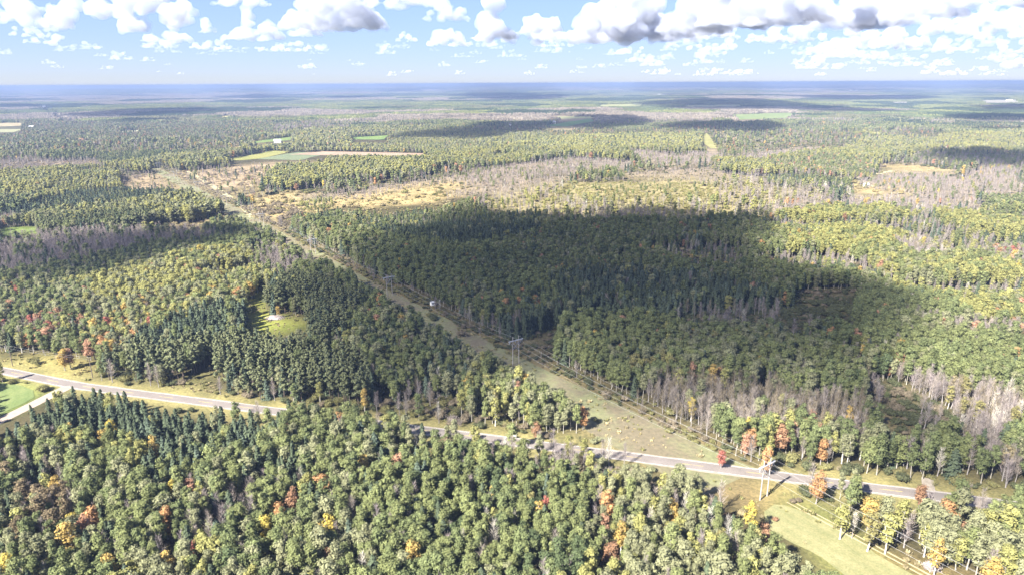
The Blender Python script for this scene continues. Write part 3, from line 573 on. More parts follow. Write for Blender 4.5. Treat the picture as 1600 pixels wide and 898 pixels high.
for d0, d1, sp, lod, gs in RINGS:
    x, y = candidates(d0, d1, sp); d = np.hypot(x, y)
    W, dens, hs, zone, strip = classify(x, y, d)
    keep = rng.random(len(x)) < dens; x, y, d, W, hs, zone = x[keep], y[keep], d[keep], W[keep], hs[keep], zone[keep]
    cum = np.cumsum(W / W.sum(1, keepdims=True), 1); kk = (rng.random(len(x))[:, None] > cum).sum(1).clip(0, 7)
    if lod:                                         # far off only a few crowns have turned
        mp_ = np.nonzero((kk == 1) & (rng.random(len(kk)) < .55))[0]; kk[mp_] = 0
    hn = (.78 + .44 * fbm(x, y, 60, 8) + rng.normal(0, .10, len(x))) * (1, .94, .72)[lod]
    for ki, kind in enumerate(KN):
        m = np.nonzero(kk == ki)[0]
        if not len(m): continue
        tint = np.zeros(len(m), int); zs = zone[m]
        nz = fbm(x[m], y[m], 45, 5)
        for zi in np.unique(zs):
            q = np.nonzero(zs == zi)[0]
            pal = (ZONES[zi]['pal'].get(kind) if zi >= 0 else None) or DEFPAL[kind]
            names = list(pal); w = np.array([pal[a] for a in names], float); w /= w.sum()
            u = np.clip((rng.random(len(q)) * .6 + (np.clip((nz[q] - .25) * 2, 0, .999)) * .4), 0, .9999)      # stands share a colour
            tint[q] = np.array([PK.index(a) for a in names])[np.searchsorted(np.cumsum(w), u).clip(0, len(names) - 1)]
        sca = hn[m] * hs[m] * gs
        if kind == 'shrub': sca = rng.uniform(.5, 1.25, len(m)) * hs[m] * gs
        if kind == 'tuft': sca = rng.uniform(.5, 1.2, len(m)) * gs
        PTS[kind].append(np.stack([x[m], y[m], rng.uniform(0, 6.283, len(m)), sca, np.full(len(m), lod), tint, d[m]], 1))
        if kind in ('shrub', 'tuft'):              # brush and grass stand closer than trees
            for rep in range(2 if kind == 'shrub' else 4):
                ww = 1.0 if kind == 'shrub' else 3.2; x2 = x[m] + rng.normal(0, .45, len(m)) * sp * ww; y2 = y[m] + rng.normal(0, .45, len(m)) * sp * ww
                ok = polydist(x2, y2, ROAD) > 7
                PTS[kind].append(np.stack([x2, y2, rng.uniform(0, 6.283, len(m)), sca * rng.uniform(.5, .9, len(m)), np.full(len(m), lod), tint, d[m]], 1)[ok])
for k in KN: PTS[k] = np.concatenate(PTS[k]) if PTS[k] else np.zeros((0, 7))

# single trees that stand out in the photograph: crown position, kind, colour, label
NOTABLE = [
 (142, 806, 'maple', 'orange', 1.0, 'bright orange maple above a golden one at the lower left'), (132, 821, 'maple', 'salmon', .95, 'peach coloured maple beside the bright orange one, lower left'),
 (104, 836, 'birch', 'gold', 1.15, 'tall golden birch in the lower left wood'), (112, 812, 'birch', 'yellow', .9, 'yellow-topped birch left of the bright orange maple'),
 (10, 886, 'birch', 'yellow', 1.0, 'yellow birch at the bottom left corner'), (256, 811, 'maple', 'orange', 1.0, 'lone flame orange maple among green aspens, lower left'),
 (170, 884, 'maple', 'gold', 1.1, 'golden orange maple at the bottom edge, left'), (296, 762, 'maple', 'salmon', .9, 'salmon pink maple below the spruce wood'),
 (268, 762, 'birch', 'yellow', .8, 'small vivid yellow birch below the spruce wood'), (303, 856, 'maple', 'red', .75, 'small dull red maple near the bottom edge, left'),
 (501, 836, 'birch', 'gold', .95, 'slim golden birch among dark green aspens'), (647, 868, 'maple', 'gold', 1.1, 'tall golden orange maple in the shaded wood at bottom centre'),
 (515, 870, 'maple', 'rust', 1.0, 'russet maple near the bottom edge, centre left'), (503, 756, 'maple', 'orange', 1.0, 'orange maple with green neighbours, centre left wood'),
 (458, 780, 'maple', 'rust', 1.05, 'russet pink maple at the edge of slender spruces'), (568, 721, 'birch', 'gold', .95, 'golden birch in the pale green aspens before the road'),
 (622, 722, 'maple', 'salmon', .9, 'pinkish maple standing left of bare shrubs before the road'), (415, 822, 'birch', 'yellow', .95, 'yellow birch at the left of the shaded wood'),
 (696, 697, 'maple', 'brown', 1.15, 'olive brown round maple beside the road'), (949, 782, 'maple', 'orange', 0.95, 'brightest orange maple in the wood left of the mown field'),
 (853, 787, 'maple', 'red', .7, 'small red maple in the shaded wood below the road'), (1052, 795, 'maple', 'gold', 1.0, 'peach gold maple between bare trees left of the mown field'),
 (945, 818, 'maple', 'salmon', 0.85, 'thin salmon pink maple below the brightest orange one'), (954, 862, 'maple', 'rust', 0.9, 'round russet maple near the bottom edge left of the mown field'),
 (972, 832, 'birch', 'gold', 1.0, 'golden birch right of the salmon pink maple'), (1174, 801, 'birch', 'yellow', 1.05, 'yellow birch at the left end of the mown field'),
 (911, 648, 'maple', 'orange', .9, 'orange maple in the sunlit aspen grove left of the power line'), (839, 668, 'maple', 'rust', .8, 'rust coloured maple at the road side in the sunlit aspen grove'),
 (1166, 689, 'maple', 'salmon', .9, 'salmon maple in the coloured trees behind the road'), (1198, 715, 'maple', 'orange', 1.0, 'bright orange maple at the verge behind the road'),
 (1128, 712, 'maple', 'red', .7, 'small pinkish red maple where the wires cross the road'), (1188, 579, 'maple', 'red', .8, 'crimson maple in the shaded grey wood'),
 (1123, 585, 'maple', 'orange', .9, 'dull orange maple at the top of the grey wood'), (1280, 752, 'maple', 'orange', 1.15, 'big orange maple in front of the road, right of the power line'),
 (1360, 796, 'maple', 'gold', 1.05, 'golden maple over lime green trees right of the mown field'), (1483, 802, 'maple', 'orange', 1.05, 'orange maple in the green trees at the right'),
 (1503, 828, 'maple', 'rust', .95, 'rust maple below the orange one at the right'), (1466, 860, 'birch', 'gold', 1.0, 'slim golden birch behind the pale brush heap'),
 (1551, 893, 'maple', 'gold', 1.0, 'golden maple at the bottom right edge'), (1318, 800, 'birch', 'lime', 1.15, 'lime green birch beside the mown field track'),
 (1390, 823, 'birch', 'lime', 1.1, 'yellow-lime birch with neighbours of the same colour, right of the track'), (1362, 820, 'birch', 'yolive', 1.1, 'dense yellow-olive birch below the golden maple'),
 (1440, 768, 'maple', 'rust', .9, 'rusty maple at the front verge of the road, right'), (1176, 449, 'maple', 'salmon', .95, 'pinkish orange maple in the dark property wood'),
 (1558, 491, 'maple', 'orange', .95, 'orange maple in the sunlit bare strip at the right edge'), (1350, 397, 'maple', 'salmon', .85, 'salmon maple in the sunlit lime wood'),
 (1443, 378, 'birch', 'yellow', 1.1, 'yellow birch in the bare gap of the lime wood'), (312, 393, 'birch', 'yellow', 1.3, 'vivid yellow birch at the back of the sunlit young aspens'),
 (328, 465, 'maple', 'gold', 1.2, 'golden maple in the sunlit wood left of the clearing'), (257, 474, 'maple', 'rust', 1.1, 'rust red maple in the sunlit left wood'),
 (167, 507, 'maple', 'red', 1.1, 'dull red maple at the middle of the left wood'), (160, 535, 'maple', 'orange', 1.2, 'orange maple of the coloured group near the left verge'),
 (172, 541, 'maple', 'gold', 1.1, 'golden maple in front of the orange group at the left'), (97, 557, 'maple', 'gold', 1.0, 'golden maple at the wood edge over the left verge'),
 (106, 554, 'maple', 'salmon', 1.0, 'salmon maple at the wood edge over the left verge'), (27, 454, 'maple', 'red', 1.0, 'red maple in the shaded wood at the left edge'),
 (234, 505, 'maple', 'red', 1.0, 'red maple behind the spruces above the pine rows'), (367, 460, 'maple', 'orange', 1.0, 'orange maple left of the grass clearing'),
 (434, 484, 'birch', 'gold', .6, 'small orange-gold birch against the dark pines'), (637, 394, 'maple', 'salmon', .9, 'pale pink maple in the shaded property wood'),
 (878, 418, 'birch', 'gold', .9, 'slim tan-gold birch at the back of the spruces'),
 (771, 828, 'bare', 'palewhite', 1.1, 'white leafless tree with spreading limbs at bottom centre'), (567, 880, 'bare', 'palewhite', .9, 'white leafless tree near the bottom edge'),
 (1128, 766, 'bare', 'twig', 1.1, 'bushy grey leafless tree left of the brown verge'), (937, 774, 'bare', 'lilac', 1.0, 'grey leafless tree left of the brightest orange maple'),
 (1070, 787, 'bare', 'palewhite', .95, 'pale leafless tree in the wood left of the mown field'), (1335, 812, 'bare', 'palewhite', .9, 'thin white snag beside the mown field track'),
 (470, 668, 'bare', 'twig', .9, 'grey leafless tree among green aspens before the road'), (1470, 715, 'bare', 'palewhite', 1.0, 'whitish leafless tree at the wood edge behind the road'),
]
KEEPOUT = []
nota = []
CROWN_Z = dict(maple=6.5, birch=7.5, bare=6.5)
for px, py, kind, col, sca, lab in NOTABLE:
    x, y = G(px, py, CROWN_Z[kind] * sca); nota.append((x, y, kind, col, sca, lab)); KEEPOUT.append((x, y, 2.7 * sca))
for k in KN:
    P = PTS[k]; ok = np.ones(len(P), bool)
    for x, y, r_ in KEEPOUT:
        away = np.hypot(P[:, 0] - x, P[:, 1] - y)
        ok &= (away > r_)
        dd = math.hypot(x, y)                       # nothing tall right in front of it
        fr = ((P[:, 0] - x * (1 - 4.2 / dd)) ** 2 + (P[:, 1] - y * (1 - 4.2 / dd)) ** 2) > (1.6 ** 2)
        ok &= fr
    PTS[k] = P[ok]

NAMES = dict(aspen=('aspen_tree', 'aspen', 'tree'), maple=('maple_tree', 'autumn maple', 'tree'), birch=('birch_tree', 'birch', 'tree'), spruce=('spruce_tree', 'spruce', 'tree'), pine=('pine_tree', 'pine', 'tree'),
             bare=('leafless_tree', 'leafless tree', 'tree'), shrub=('shrub', 'shrub', 'shrub'))
def where(kind, px, py, x, y):
    al, sd = row_coords(x, y); front = y < np.interp(x, [p[0] for p in ROAD], [p[1] for p in ROAD])
    rd_ = float(polydist(np.array([x]), np.array([y]), ROAD)[0])
    deep = 'at the road edge' if rd_ < 16 else ('a little back' if rd_ < 34 else ('well back' if rd_ < 60 else 'deep'))
    def sub(a, b): return ('left part', 'middle', 'right part')[int(min(2, max(0, (px - a) / (b - a) * 3)))]
    def sub5(a, b): return ('far left', 'left part', 'middle', 'right part', 'far right')[int(min(4, max(0, (px - a) / (b - a) * 5)))]
    if kind == 'pine':
        a, b = (150, 300) if px < 300 else (300, 620)
        return f"{deep} in the {sub5(a, b)} of the {'left' if px < 300 else 'right'} pine rows"
    if front and kind == 'spruce' and px < 450: return f"{deep} in the {sub5(0, 450)} of the front spruce wood"
    if front:
        if sd > 0: return f"in the {sub(1230, 1600)} of the wood right of the mown field"
        if px < 430 and py < 745: return 'in the spruce-topped wood beside the gravel side road'
        if px < 330: return f"in the {sub(0, 330)} of the front wood, lower left"
        if px < 600: return f"in the {sub(330, 600)} of the front wood, centre left"
        if px < 900: return f"in the {sub(600, 900)} of the shaded front wood"
        return f"in the {sub(900, 1330)} of the wood left of the mown field"
    if al > 10 and -16 < sd < 17: return f"{'in the near stretch' if al < 110 else ('halfway up' if al < 230 else 'in the far stretch')} of the powerline strip" if al < 110 or al >= 230 else 'halfway up the powerline strip'
    if sd < 0:
        if px < 170: return f'{deep} behind the left grass verge'
        if px < 610: return f"{deep} in the {sub(170, 610)} of the wood behind the road, left"
        return f"{deep} in the {sub(610, 950)} of the grove left of the power line"
    if px < 1000: return f"{deep} in the shaded property wood right of the power line"
    if px < 1350: return f"{deep} in the {sub(1000, 1350)} of the grey wood behind the road"
    return f"{deep} in the {sub(1350, 1600)} of the far right wood behind the road"
def size_word(s): return 'tall ' if s > 1.12 else ('low ' if s < .9 else '')
def make_tree(kind, v, x, y, rz, s, col, label, group):
    nm, _, cat = NAMES[kind]
    part = KINDS[kind][0][v % len(KINDS[kind][0])][0]
    jit = 1 + (rnd.random() - .5) * .24
    tint = [c * jit for c in PAL[col]]
    if kind == 'shrub':
        o = bpy.data.objects.new(nm, part[0]); o.location = (x, y, 0); o.rotation_euler = (0, 0, rz); o.scale = (s, s, s); link(o); props(o, label, cat, group); o['tint'] = tint
        return o
    o = empty(nm, (x, y, 0), label, cat, group, rz); q = s * rnd.uniform(.92, 1.25); o.scale = (q, q, s)
    c = link(bpy.data.objects.new('branches' if kind == 'bare' else 'crown', part[0]), o); c['tint'] = tint
    link(bpy.data.objects.new('trunk', part[1]), o)
    return o
for i, (x, y, kind, col, sca, lab) in enumerate(nota):
    make_tree(kind, i, x, y, i * 1.3, sca, col, lab, {'maple': 'autumn maples among the aspens', 'birch': 'yellowing birches', 'bare': 'leafless grey trees'}[kind])
GROUPS = dict(aspen='aspens of the woods', maple='autumn maples among the aspens', birch='yellowing birches', spruce='spruces of the woods', pine='pines of the plantation rows', bare='leafless grey trees', shrub='shrubs on open ground')
N_NOTA = {k: sum(1 for n in nota if n[2] == k) for k in KN}

def gn_scatter(name, pts, tints, coll, kindname='stuff'):
    """pts: x,y,z,rz,scale,index"""
    n = len(pts)
    me = bpy.data.meshes.new(name); me.vertices.add(n); me.vertices.foreach_set('co', np.ascontiguousarray(pts[:, :3], np.float32).ravel())
    def attr(nm, typ, arr):
        a = me.attributes.new(nm, typ, 'POINT'); a.data.foreach_set({'INT': 'value', 'FLOAT': 'value', 'FLOAT_VECTOR': 'vector'}[typ], arr)
    attr('proto', 'INT', pts[:, 5].astype(np.int32)); scv = np.repeat(pts[:, 4:5], 3, 1) * np.array([1, 1, 1.0]); wide = rng.normal(1.06, .13, n).clip(.75, 1.4); scv[:, 0] *= wide; scv[:, 1] *= wide; attr('scl', 'FLOAT_VECTOR', scv.astype(np.float32).ravel())
    rot = np.zeros((n, 3), np.float32); rot[:, 2] = pts[:, 3]; rot[:, :2] = rng.normal(0, .03, (n, 2)); attr('rot', 'FLOAT_VECTOR', rot.ravel())
    attr('tint', 'FLOAT_VECTOR', np.ascontiguousarray(tints, np.float32).ravel())
    o = link(bpy.data.objects.new(name, me)); o['kind'] = kindname
    ng = bpy.data.node_groups.new(name, 'GeometryNodeTree')
    ng.interface.new_socket('Geometry', in_out='INPUT', socket_type='NodeSocketGeometry'); ng.interface.new_socket('Geometry', in_out='OUTPUT', socket_type='NodeSocketGeometry')
    N = ng.nodes; gi = N.new('NodeGroupInput'); go = N.new('NodeGroupOutput')
    ip = N.new('GeometryNodeInstanceOnPoints'); ci = N.new('GeometryNodeCollectionInfo'); ci.inputs[0].default_value = coll; ci.inputs[1].default_value = True; ci.inputs[2].default_value = True
    def na(nm, typ):
        a = N.new('GeometryNodeInputNamedAttribute'); a.data_type = typ; a.inputs[0].default_value = nm; return a.outputs[0]
    ip.inputs['Pick Instance'].default_value = True
    L = ng.links; L.new(gi.outputs[0], ip.inputs['Points']); L.new(ci.outputs[0], ip.inputs['Instance'])
    L.new(na('proto', 'INT'), ip.inputs['Instance Index'])
    e2r = N.new('FunctionNodeEulerToRotation'); L.new(na('rot', 'FLOAT_VECTOR'), e2r.inputs[0]); L.new(e2r.outputs[0], ip.inputs['Rotation'])
    L.new(na('scl', 'FLOAT_VECTOR'), ip.inputs['Scale']); L.new(ip.outputs[0], go.inputs[0])
    md = o.modifiers.new('scatter', 'NODES'); md.node_group = ng
    return o
def proto_coll(name, meshes):
    c = bpy.data.collections.new(name)
    for i, me in enumerate(meshes): c.objects.link(bpy.data.objects.new('%s_%03d' % (name, i), me))
    return c
FOREST = dict(aspen='aspen_forest', maple='maple_forest', birch='birch_forest', spruce='spruce_forest', pine='pine_forest', bare='leafless_forest', shrub='shrubbery', tuft='grass')
PALV = np.array([PAL[k] for k in PK])
for kind in KN:
    P = PTS[kind]
    if not len(P): continue
    single = np.zeros(len(P), bool)
    if kind != 'tuft':
        hz = {'shrub': 1.2}.get(kind, 7.0)
        px, py = project(P[:, 0], P[:, 1], hz * P[:, 3])
        vis = (px > 3) & (px < 1597) & (py < 893) & (P[:, 4] == 0)
        order = np.argsort(np.where(vis, P[:, 6] / np.maximum(P[:, 3], .3), 1e9))[:298 - N_NOTA[kind]]
        order = order[vis[order]]; single[order] = True
        for j in order:
            x, y, rz, s, lod, ti, d = P[j]; col = PK[int(ti)]
            lab = f"{size_word(s)}{PW[col]} {NAMES[kind][1]} {where(kind, px[j], py[j], x, y)}"
            for a_, b_ in ((' in the left part of', ' left in'), (' in the right part of', ' right in'), (' in the middle of', ' midway in'), ('at the road edge', 'by the road')):
                if len(lab.split()) > 16: lab = lab.replace(a_, b_)
            if len(lab.split()) > 16: lab = lab.replace(' behind the road', '')
            if len(lab.split()) > 16: lab = lab.replace('by the road', 'roadside').replace('well back', 'inside').replace('a little back', 'inside')
            make_tree(kind, int(j), x, y, rz, s, col, lab, GROUPS[kind])
    R = P[~single]
    protos = []; off = []
    for lod in range(3):
        off.append(len(protos)); protos += [q[1] for q in KINDS[kind][lod]]
    cnt = np.array([len(KINDS[kind][l]) for l in range(3)])
    lod = R[:, 4].astype(int); idx = np.array(off)[lod] + rng.integers(0, 1000, len(R)) % cnt[lod]
    pts = np.stack([R[:, 0], R[:, 1], np.zeros(len(R)), R[:, 2], R[:, 3], idx], 1)
    t = PALV[R[:, 5].astype(int)] * rng.normal(1, .11, (len(R), 1)).clip(.7, 1.35)
    gn_scatter(FOREST[kind], pts, t, proto_coll('proto_' + kind, protos))

# far woods: patches of canopy
def patch(seed, size, n, h, rr, conif=False, twig=False):
    r = np.random.default_rng(seed); V = []; Fq = []; m = 0
    for i in range(n):
        x, y = r.uniform(-size / 2, size / 2, 2); R = rr * r.uniform(.7, 1.35); H = h * r.uniform(.7, 1.2)
        k = 6
        prof = ((0, .9), (.45, 1.0), (.8, .62), (1.0, .0)) if not conif else ((0, 1.0), (.4, .66), (.75, .28), (1.0, 0))
        v = [(x + R * q * math.cos(6.283 * j / k + i + z) * r.uniform(.75, 1.25), y + R * q * math.sin(6.283 * j / k + i + z) * r.uniform(.75, 1.25), H * z + (0 if z == 0 else r.uniform(-.06, .06) * H)) for z, q in prof[:3] for j in range(k)] + [(x, y, H)]
        f = [(a * k + j, a * k + (j + 1) % k, (a + 1) * k + (j + 1) % k, (a + 1) * k + j) for a in range(2) for j in range(k)] + [(2 * k + j, 2 * k + (j + 1) % k, 3 * k) for j in range(k)]
        V += v; Fq += [tuple(q + m for q in g) for g in f]; m += len(v)
    return mesh_from('patch', V, Fq, (M_PATCH,))
near_p = [patch(i, 50, 50, 8.5, 3.4) for i in range(4)] + [patch(10 + i, 50, 70, 12, 2.7, True) for i in range(2)]
far_p = [patch(20 + i, 200, 90, 13, 11) for i in range(4)] + [patch(30 + i, 200, 100, 15, 9, True) for i in range(2)]
def far_scatter(name, d0, d1, sp, protos):
    x, y = candidates(d0, d1, sp, .9); px, py = project(x, y, 0.0)
    s1 = fbm(x, y, 500, 41); s2 = fbm(x, y, 1300, 42); s3 = fbm(x, y, 260, 43)
    dn = np.ones(len(x)); 
    for h_ in (0.0, 5.0, 10.0):
        qx, qy = project(x, y, h_)
        for poly in ZFIELD: dn[inside(poly, qx, qy)] = 0
    fld = (vnoise(x, y, 420, 51) > .86) & (s2 > .45); dn[fld] = .15
    row = row_coords(x, y); dn[(np.abs(row[1]) < sp * .6)] = 0
    k = rng.random(len(x)) < dn; x, y, s1, s2, s3 = x[k], y[k], s1[k], s2[k], s3[k]
    n = len(x); t = np.zeros((n, 3)); conif = s1 > .62
    cols = np.array([(.082, .102, .045), (.125, .138, .055), (.165, .145, .125), (.105, .105, .06), (.046, .064, .036)])
    t[:] = cols[0]; t[s3 > .55] = cols[1]; t[s3 < .36] = cols[3]; t[s2 > .52] = cols[2]; t[conif] = cols[4]
    t *= rng.normal(1, .16, (n, 1)).clip(.6, 1.5)
    idx = np.where(conif, 4 + rng.integers(0, 2, n), rng.integers(0, 4, n))
    pts = np.stack([x, y, terrain(x, y), rng.integers(0, 4, n) * 1.5708 + rng.normal(0, .2, n), rng.uniform(.95, 1.2, n), idx], 1)
    gn_scatter(name, pts, t, proto_coll('proto_' + name, protos))
far_scatter('distant_forest', 2285, 8800, 46, near_p)
far_scatter('horizon_forest', 8700, 28500, 185, far_p)

# ------------------------------------------------------------------ ground
def ramp_axis(first, step, until, grow, end):
    a = [first]
    while a[-1] < until: a.append(a[-1] + step)
    st = step
    while a[-1] < end: st *= grow; a.append(a[-1] + st)
    a[-1] = end
    return a
GX = ramp_axis(0, 5, 340, 1.05, 29000); GX = np.array([-q for q in GX[:0:-1]] + GX)
GY = ramp_axis(100, 5, 640, 1.035, 29000); GY = np.array([-q for q in ramp_axis(0, 120, 300, 1.5, 29000)[::-1]][:-1] + [0, 50] + GY)
gx, gy = np.meshgrid(GX, GY); gxf, gyf = gx.ravel(), gy.ravel()
gz = terrain(gxf, gyf)
idx = np.arange(len(gxf)).reshape(gx.shape)
gf = np.stack([idx[:-1, :-1], idx[:-1, 1:], idx[1:, 1:], idx[1:, :-1]], -1).reshape(-1, 4)
gme = mesh_from('ground', np.stack([gxf, gyf, gz], 1), gf, smooth=True)
cov = np.tile(np.array(FLOOR), (len(gxf), 1)); dist = np.hypot(gxf, gyf)
far = dist > 2300; s2 = fbm(gxf, gyf, 1300, 42)
cov[far] = np.where((s2[far] > .5)[:, None], (.15, .125, .095), (.10, .10, .05))
op = (fbm(gxf, gyf, 420, 2) < .46) & (dist > 450) & ~far; cov[op] = (.17, .145, .08)
gjx = gxf + (vnoise(gxf, gyf, 16, 71) - .5) * 12; gjy = gyf + (vnoise(gxf, gyf, 16, 72) - .5) * 12
for zz in ZONES:
    if zz['ground'] is None and zz['z'] > 0: cov[inside(zz['poly'], *project(gxf, gyf, zz['z']))] = FLOOR
    elif zz['ground'] is not None: cov[inside(zz['poly'], *project(gjx, gjy, 0.0)) & (gyf > 50)] = zz['ground']
rd = polydist(gxf, gyf, ROAD); cov[rd < 9] = (.20, .185, .085)
al, sd = row_coords(gxf, gyf); brushrow = (sd > -17) & (sd < 17) & (al > 5) & (al < 1100); cov[brushrow] = (.13, .11, .06)
cg = cov.reshape(*gx.shape, 3)
for _ in range(2):                                  # soft borders between covers
    cg = cg.copy(); cg[1:-1] = (cg[:-2] + 2 * cg[1:-1] + cg[2:]) / 4; cg[:, 1:-1] = (cg[:, :-2] + 2 * cg[:, 1:-1] + cg[:, 2:]) / 4
cov = cg.reshape(-1, 3)
ca = gme.color_attributes.new('cover', 'FLOAT_COLOR', 'POINT'); ca.data.foreach_set('color', np.concatenate([cov, np.ones((len(cov), 1))], 1).astype(np.float32).ravel())
m, nt, N, L = new_mat('ground_cover'); bs = N['Principled BSDF']; bs.inputs['Roughness'].default_value = .95; bs.inputs['Specular IOR Level'].default_value = .1
at = N.new('ShaderNodeAttribute'); at.attribute_name = 'cover'
n1 = pos_noise(nt, .05, 6.0, .65); n2 = pos_noise(nt, .9, 4.0, .6)
c1 = mixc(nt, 'MULTIPLY', 1.0, at.outputs['Color'], ramp2(nt, n1.outputs[0], (.62, .64, .6), (1.3, 1.24, 1.15), .35, .66))
c2 = mixc(nt, 'MULTIPLY', 1.0, c1, ramp2(nt, n2.outputs[0], (.7, .72, .7), (1.25, 1.22, 1.15), .35, .66))
L.new(c2, bs.inputs['Base Color']); bp = N.new('ShaderNodeBump'); bp.inputs['Distance'].default_value = .5; bp.inputs['Strength'].default_value = .5; L.new(n2.outputs[0], bp.inputs['Height']); L.new(bp.outputs[0], bs.inputs['Normal'])
gme.materials.append(m); props(obj('ground', gme), kind='structure')

# flat sheets laid on the ground
def jitter_outline(pts, step, amp, seed=0):
    out = []
    for (ax, ay), (bx, by) in zip(pts, pts[1:] + pts[:1]):
        L_ = math.hypot(bx - ax, by - ay); n = max(1, int(L_ / step))
        for i in range(n):
            t = i / n; x, y = ax + (bx - ax) * t, ay + (by - ay) * t
            k = (float(vnoise(x, y, step * 2.2, seed)) - .5) * 2 * amp; out.append((x - (by - ay) / max(L_, 1e-6) * k, y + (bx - ax) / max(L_, 1e-6) * k))
    return out
def sheet(name, pts, z, mat, kind='structure', label=None):
    cdt = delaunay_2d_cdt([Vector(p) for p in pts], [], [list(range(len(pts)))], 1, 1e-4)
    v = np.array([(p.x, p.y, 0) for p in cdt[0]]); v[:, 2] = z + terrain(v[:, 0], v[:, 1])
    fc = [tuple(q) for q in cdt[2]]
    if fc:
        a, b, c = (v[i] for i in fc[0][:3])
        if np.cross(b - a, c - a)[2] < 0: fc = [tuple(reversed(q)) for q in fc]
    o = obj(name, mesh_from(name, v, fc, (mat,))); o['kind'] = kind
    if label: o['label'] = label
    return o
def field_mat(name, a, b, near):
    m, nt, N, L = new_mat(name); bs = N['Principled BSDF']; bs.inputs['Roughness'].default_value = .95; bs.inputs['Specular IOR Level'].default_value = .1
    n1 = pos_noise(nt, .09 if near else .02, 6.0, .65)
    col = ramp2(nt, n1.outputs[0], a, b, .35, .65)
    if near:                                        # faint mowing or drill lines and grass grain
        g = N.new('ShaderNodeNewGeometry'); mp = N.new('ShaderNodeMapping'); mp.inputs['Rotation'].default_value = (0, 0, math.atan2(PU.x, PU.y)); L.new(g.outputs['Position'], mp.inputs['Vector'])
        w = N.new('ShaderNodeTexWave'); w.inputs['Scale'].default_value = .09; w.inputs['Distortion'].default_value = 5; w.inputs['Detail'].default_value = 3; w.inputs['Detail Scale'].default_value = .6; L.new(mp.outputs[0], w.inputs['Vector'])
        col = mixc(nt, 'MULTIPLY', 1.0, col, ramp2(nt, w.outputs[0], (.95, .97, .95), (1.04, 1.03, 1.02), .2, .8))
        n3 = pos_noise(nt, 1.6, 5.0, .7); col = mixc(nt, 'MULTIPLY', 1.0, col, ramp2(nt, n3.outputs[0], (.78, .8, .76), (1.2, 1.18, 1.2), .3, .7))
        bp = N.new('ShaderNodeBump'); bp.inputs['Distance'].default_value = .2; bp.inputs['Strength'].default_value = .5; L.new(n3.outputs[0], bp.inputs['Height']); L.new(bp.outputs[0], bs.inputs['Normal'])
    L.new(col, bs.inputs['Base Color'])
    return m
for i, (poly, (a, b), lab) in enumerate(FIELDS):
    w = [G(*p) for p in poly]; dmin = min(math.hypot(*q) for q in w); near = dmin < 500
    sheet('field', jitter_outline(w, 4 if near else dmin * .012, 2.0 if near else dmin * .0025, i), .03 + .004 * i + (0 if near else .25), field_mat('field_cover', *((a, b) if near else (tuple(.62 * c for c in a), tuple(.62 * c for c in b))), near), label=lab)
# mown strip under the power line, left half of the cut corridor
def row_pt(al_, sd_): return (PT[0] + PU.x * al_ + PN.x * sd_, PT[1] + PU.y * al_ + PN.y * sd_)
strip_poly = [row_pt(12, -14), row_pt(12, 12), row_pt(60, 10), row_pt(95, 8), row_pt(150, 6.5), row_pt(300, 5), row_pt(480, 7), row_pt(1060, 7), row_pt(1060, -8), row_pt(480, -9), row_pt(330, -8), row_pt(220, -13), row_pt(90, -15)]
m, nt, N, L = new_mat('mown_strip'); bs = N['Principled BSDF']; bs.inputs['Roughness'].default_value = .95
n1 = pos_noise(nt, .035, 6.0, .7); n2 = pos_noise(nt, .6, 5.0, .7)
col = mixc(nt, 'MULTIPLY', 1.0, ramp2(nt, n1.outputs[0], (.118, .100, .06), (.135, .142, .065), .42, .56), ramp2(nt, n2.outputs[0], (.72, .72, .7), (1.25, 1.22, 1.2), .32, .68))
L.new(col, bs.inputs['Base Color']); bp = N.new('ShaderNodeBump'); bp.inputs['Distance'].default_value = .3; bp.inputs['Strength'].default_value = .6; L.new(n2.outputs[0], bp.inputs['Height']); L.new(bp.outputs[0], bs.inputs['Normal'])
sheet('mown_strip', jitter_outline(strip_poly, 7, 1.8, 3), .022, m)
# roads
def offset_line(line, off):
    out = []
    for i, p in enumerate(line):
        a = Vector(line[max(i - 1, 0)]); b = Vector(line[min(i + 1, len(line) - 1)]); t = (b - a).normalized(); out.append((p[0] - t.y * off, p[1] + t.x * off))
    return out
def resample(line, step):
    out = []
    for (ax, ay), (bx, by) in zip(line[:-1], line[1:]):
        n = max(1, int(math.hypot(bx - ax, by - ay) / step)); out += [(ax + (bx - ax) * i / n, ay + (by - ay) * i / n) for i in range(n)]
    out.append(line[-1])
    for _ in range(5): out = [out[0]] + [((a[0] + 2 * b[0] + c[0]) / 4, (a[1] + 2 * b[1] + c[1]) / 4) for a, b, c in zip(out[:-2], out[1:-1], out[2:])] + [out[-1]]
    return out
def ribbon(name, line, o0, o1, z, mat, wob=0.0, kind='structure', crown=0.0):
    A, B = offset_line(line, o0), offset_line(line, o1)
    if wob:
        A = [(p[0], p[1] + (float(vnoise(p[0], p[1], 3, 7)) - .5) * wob) for p in A]; B = [(p[0], p[1] + (float(vnoise(p[0], p[1], 3, 8)) - .5) * wob) for p in B]
    v = []; n = len(line)
    for a, b in zip(A, B): v += [(a[0], a[1], z), ((a[0] + b[0]) / 2, (a[1] + b[1]) / 2, z + crown), (b[0], b[1], z)]
    f = [(3 * i + k, 3 * i + 3 + k, 3 * i + 4 + k, 3 * i + 1 + k) for i in range(n - 1) for k in (0, 1)]
    if o1 > o0: f = [tuple(reversed(q)) for q in f]
    me = mesh_from(name, v, f, (mat,)); o = obj(name, me); o['kind'] = kind
    if me.polygons[0].normal.z < 0: me.flip_normals()
    return o
RL = resample(ROAD, 6); SL = resample(SIDE, 6)
M_GRAVEL = flat_mat('gravel', (.20, .175, .14), (.29, .255, .21), .8, bump=.4)
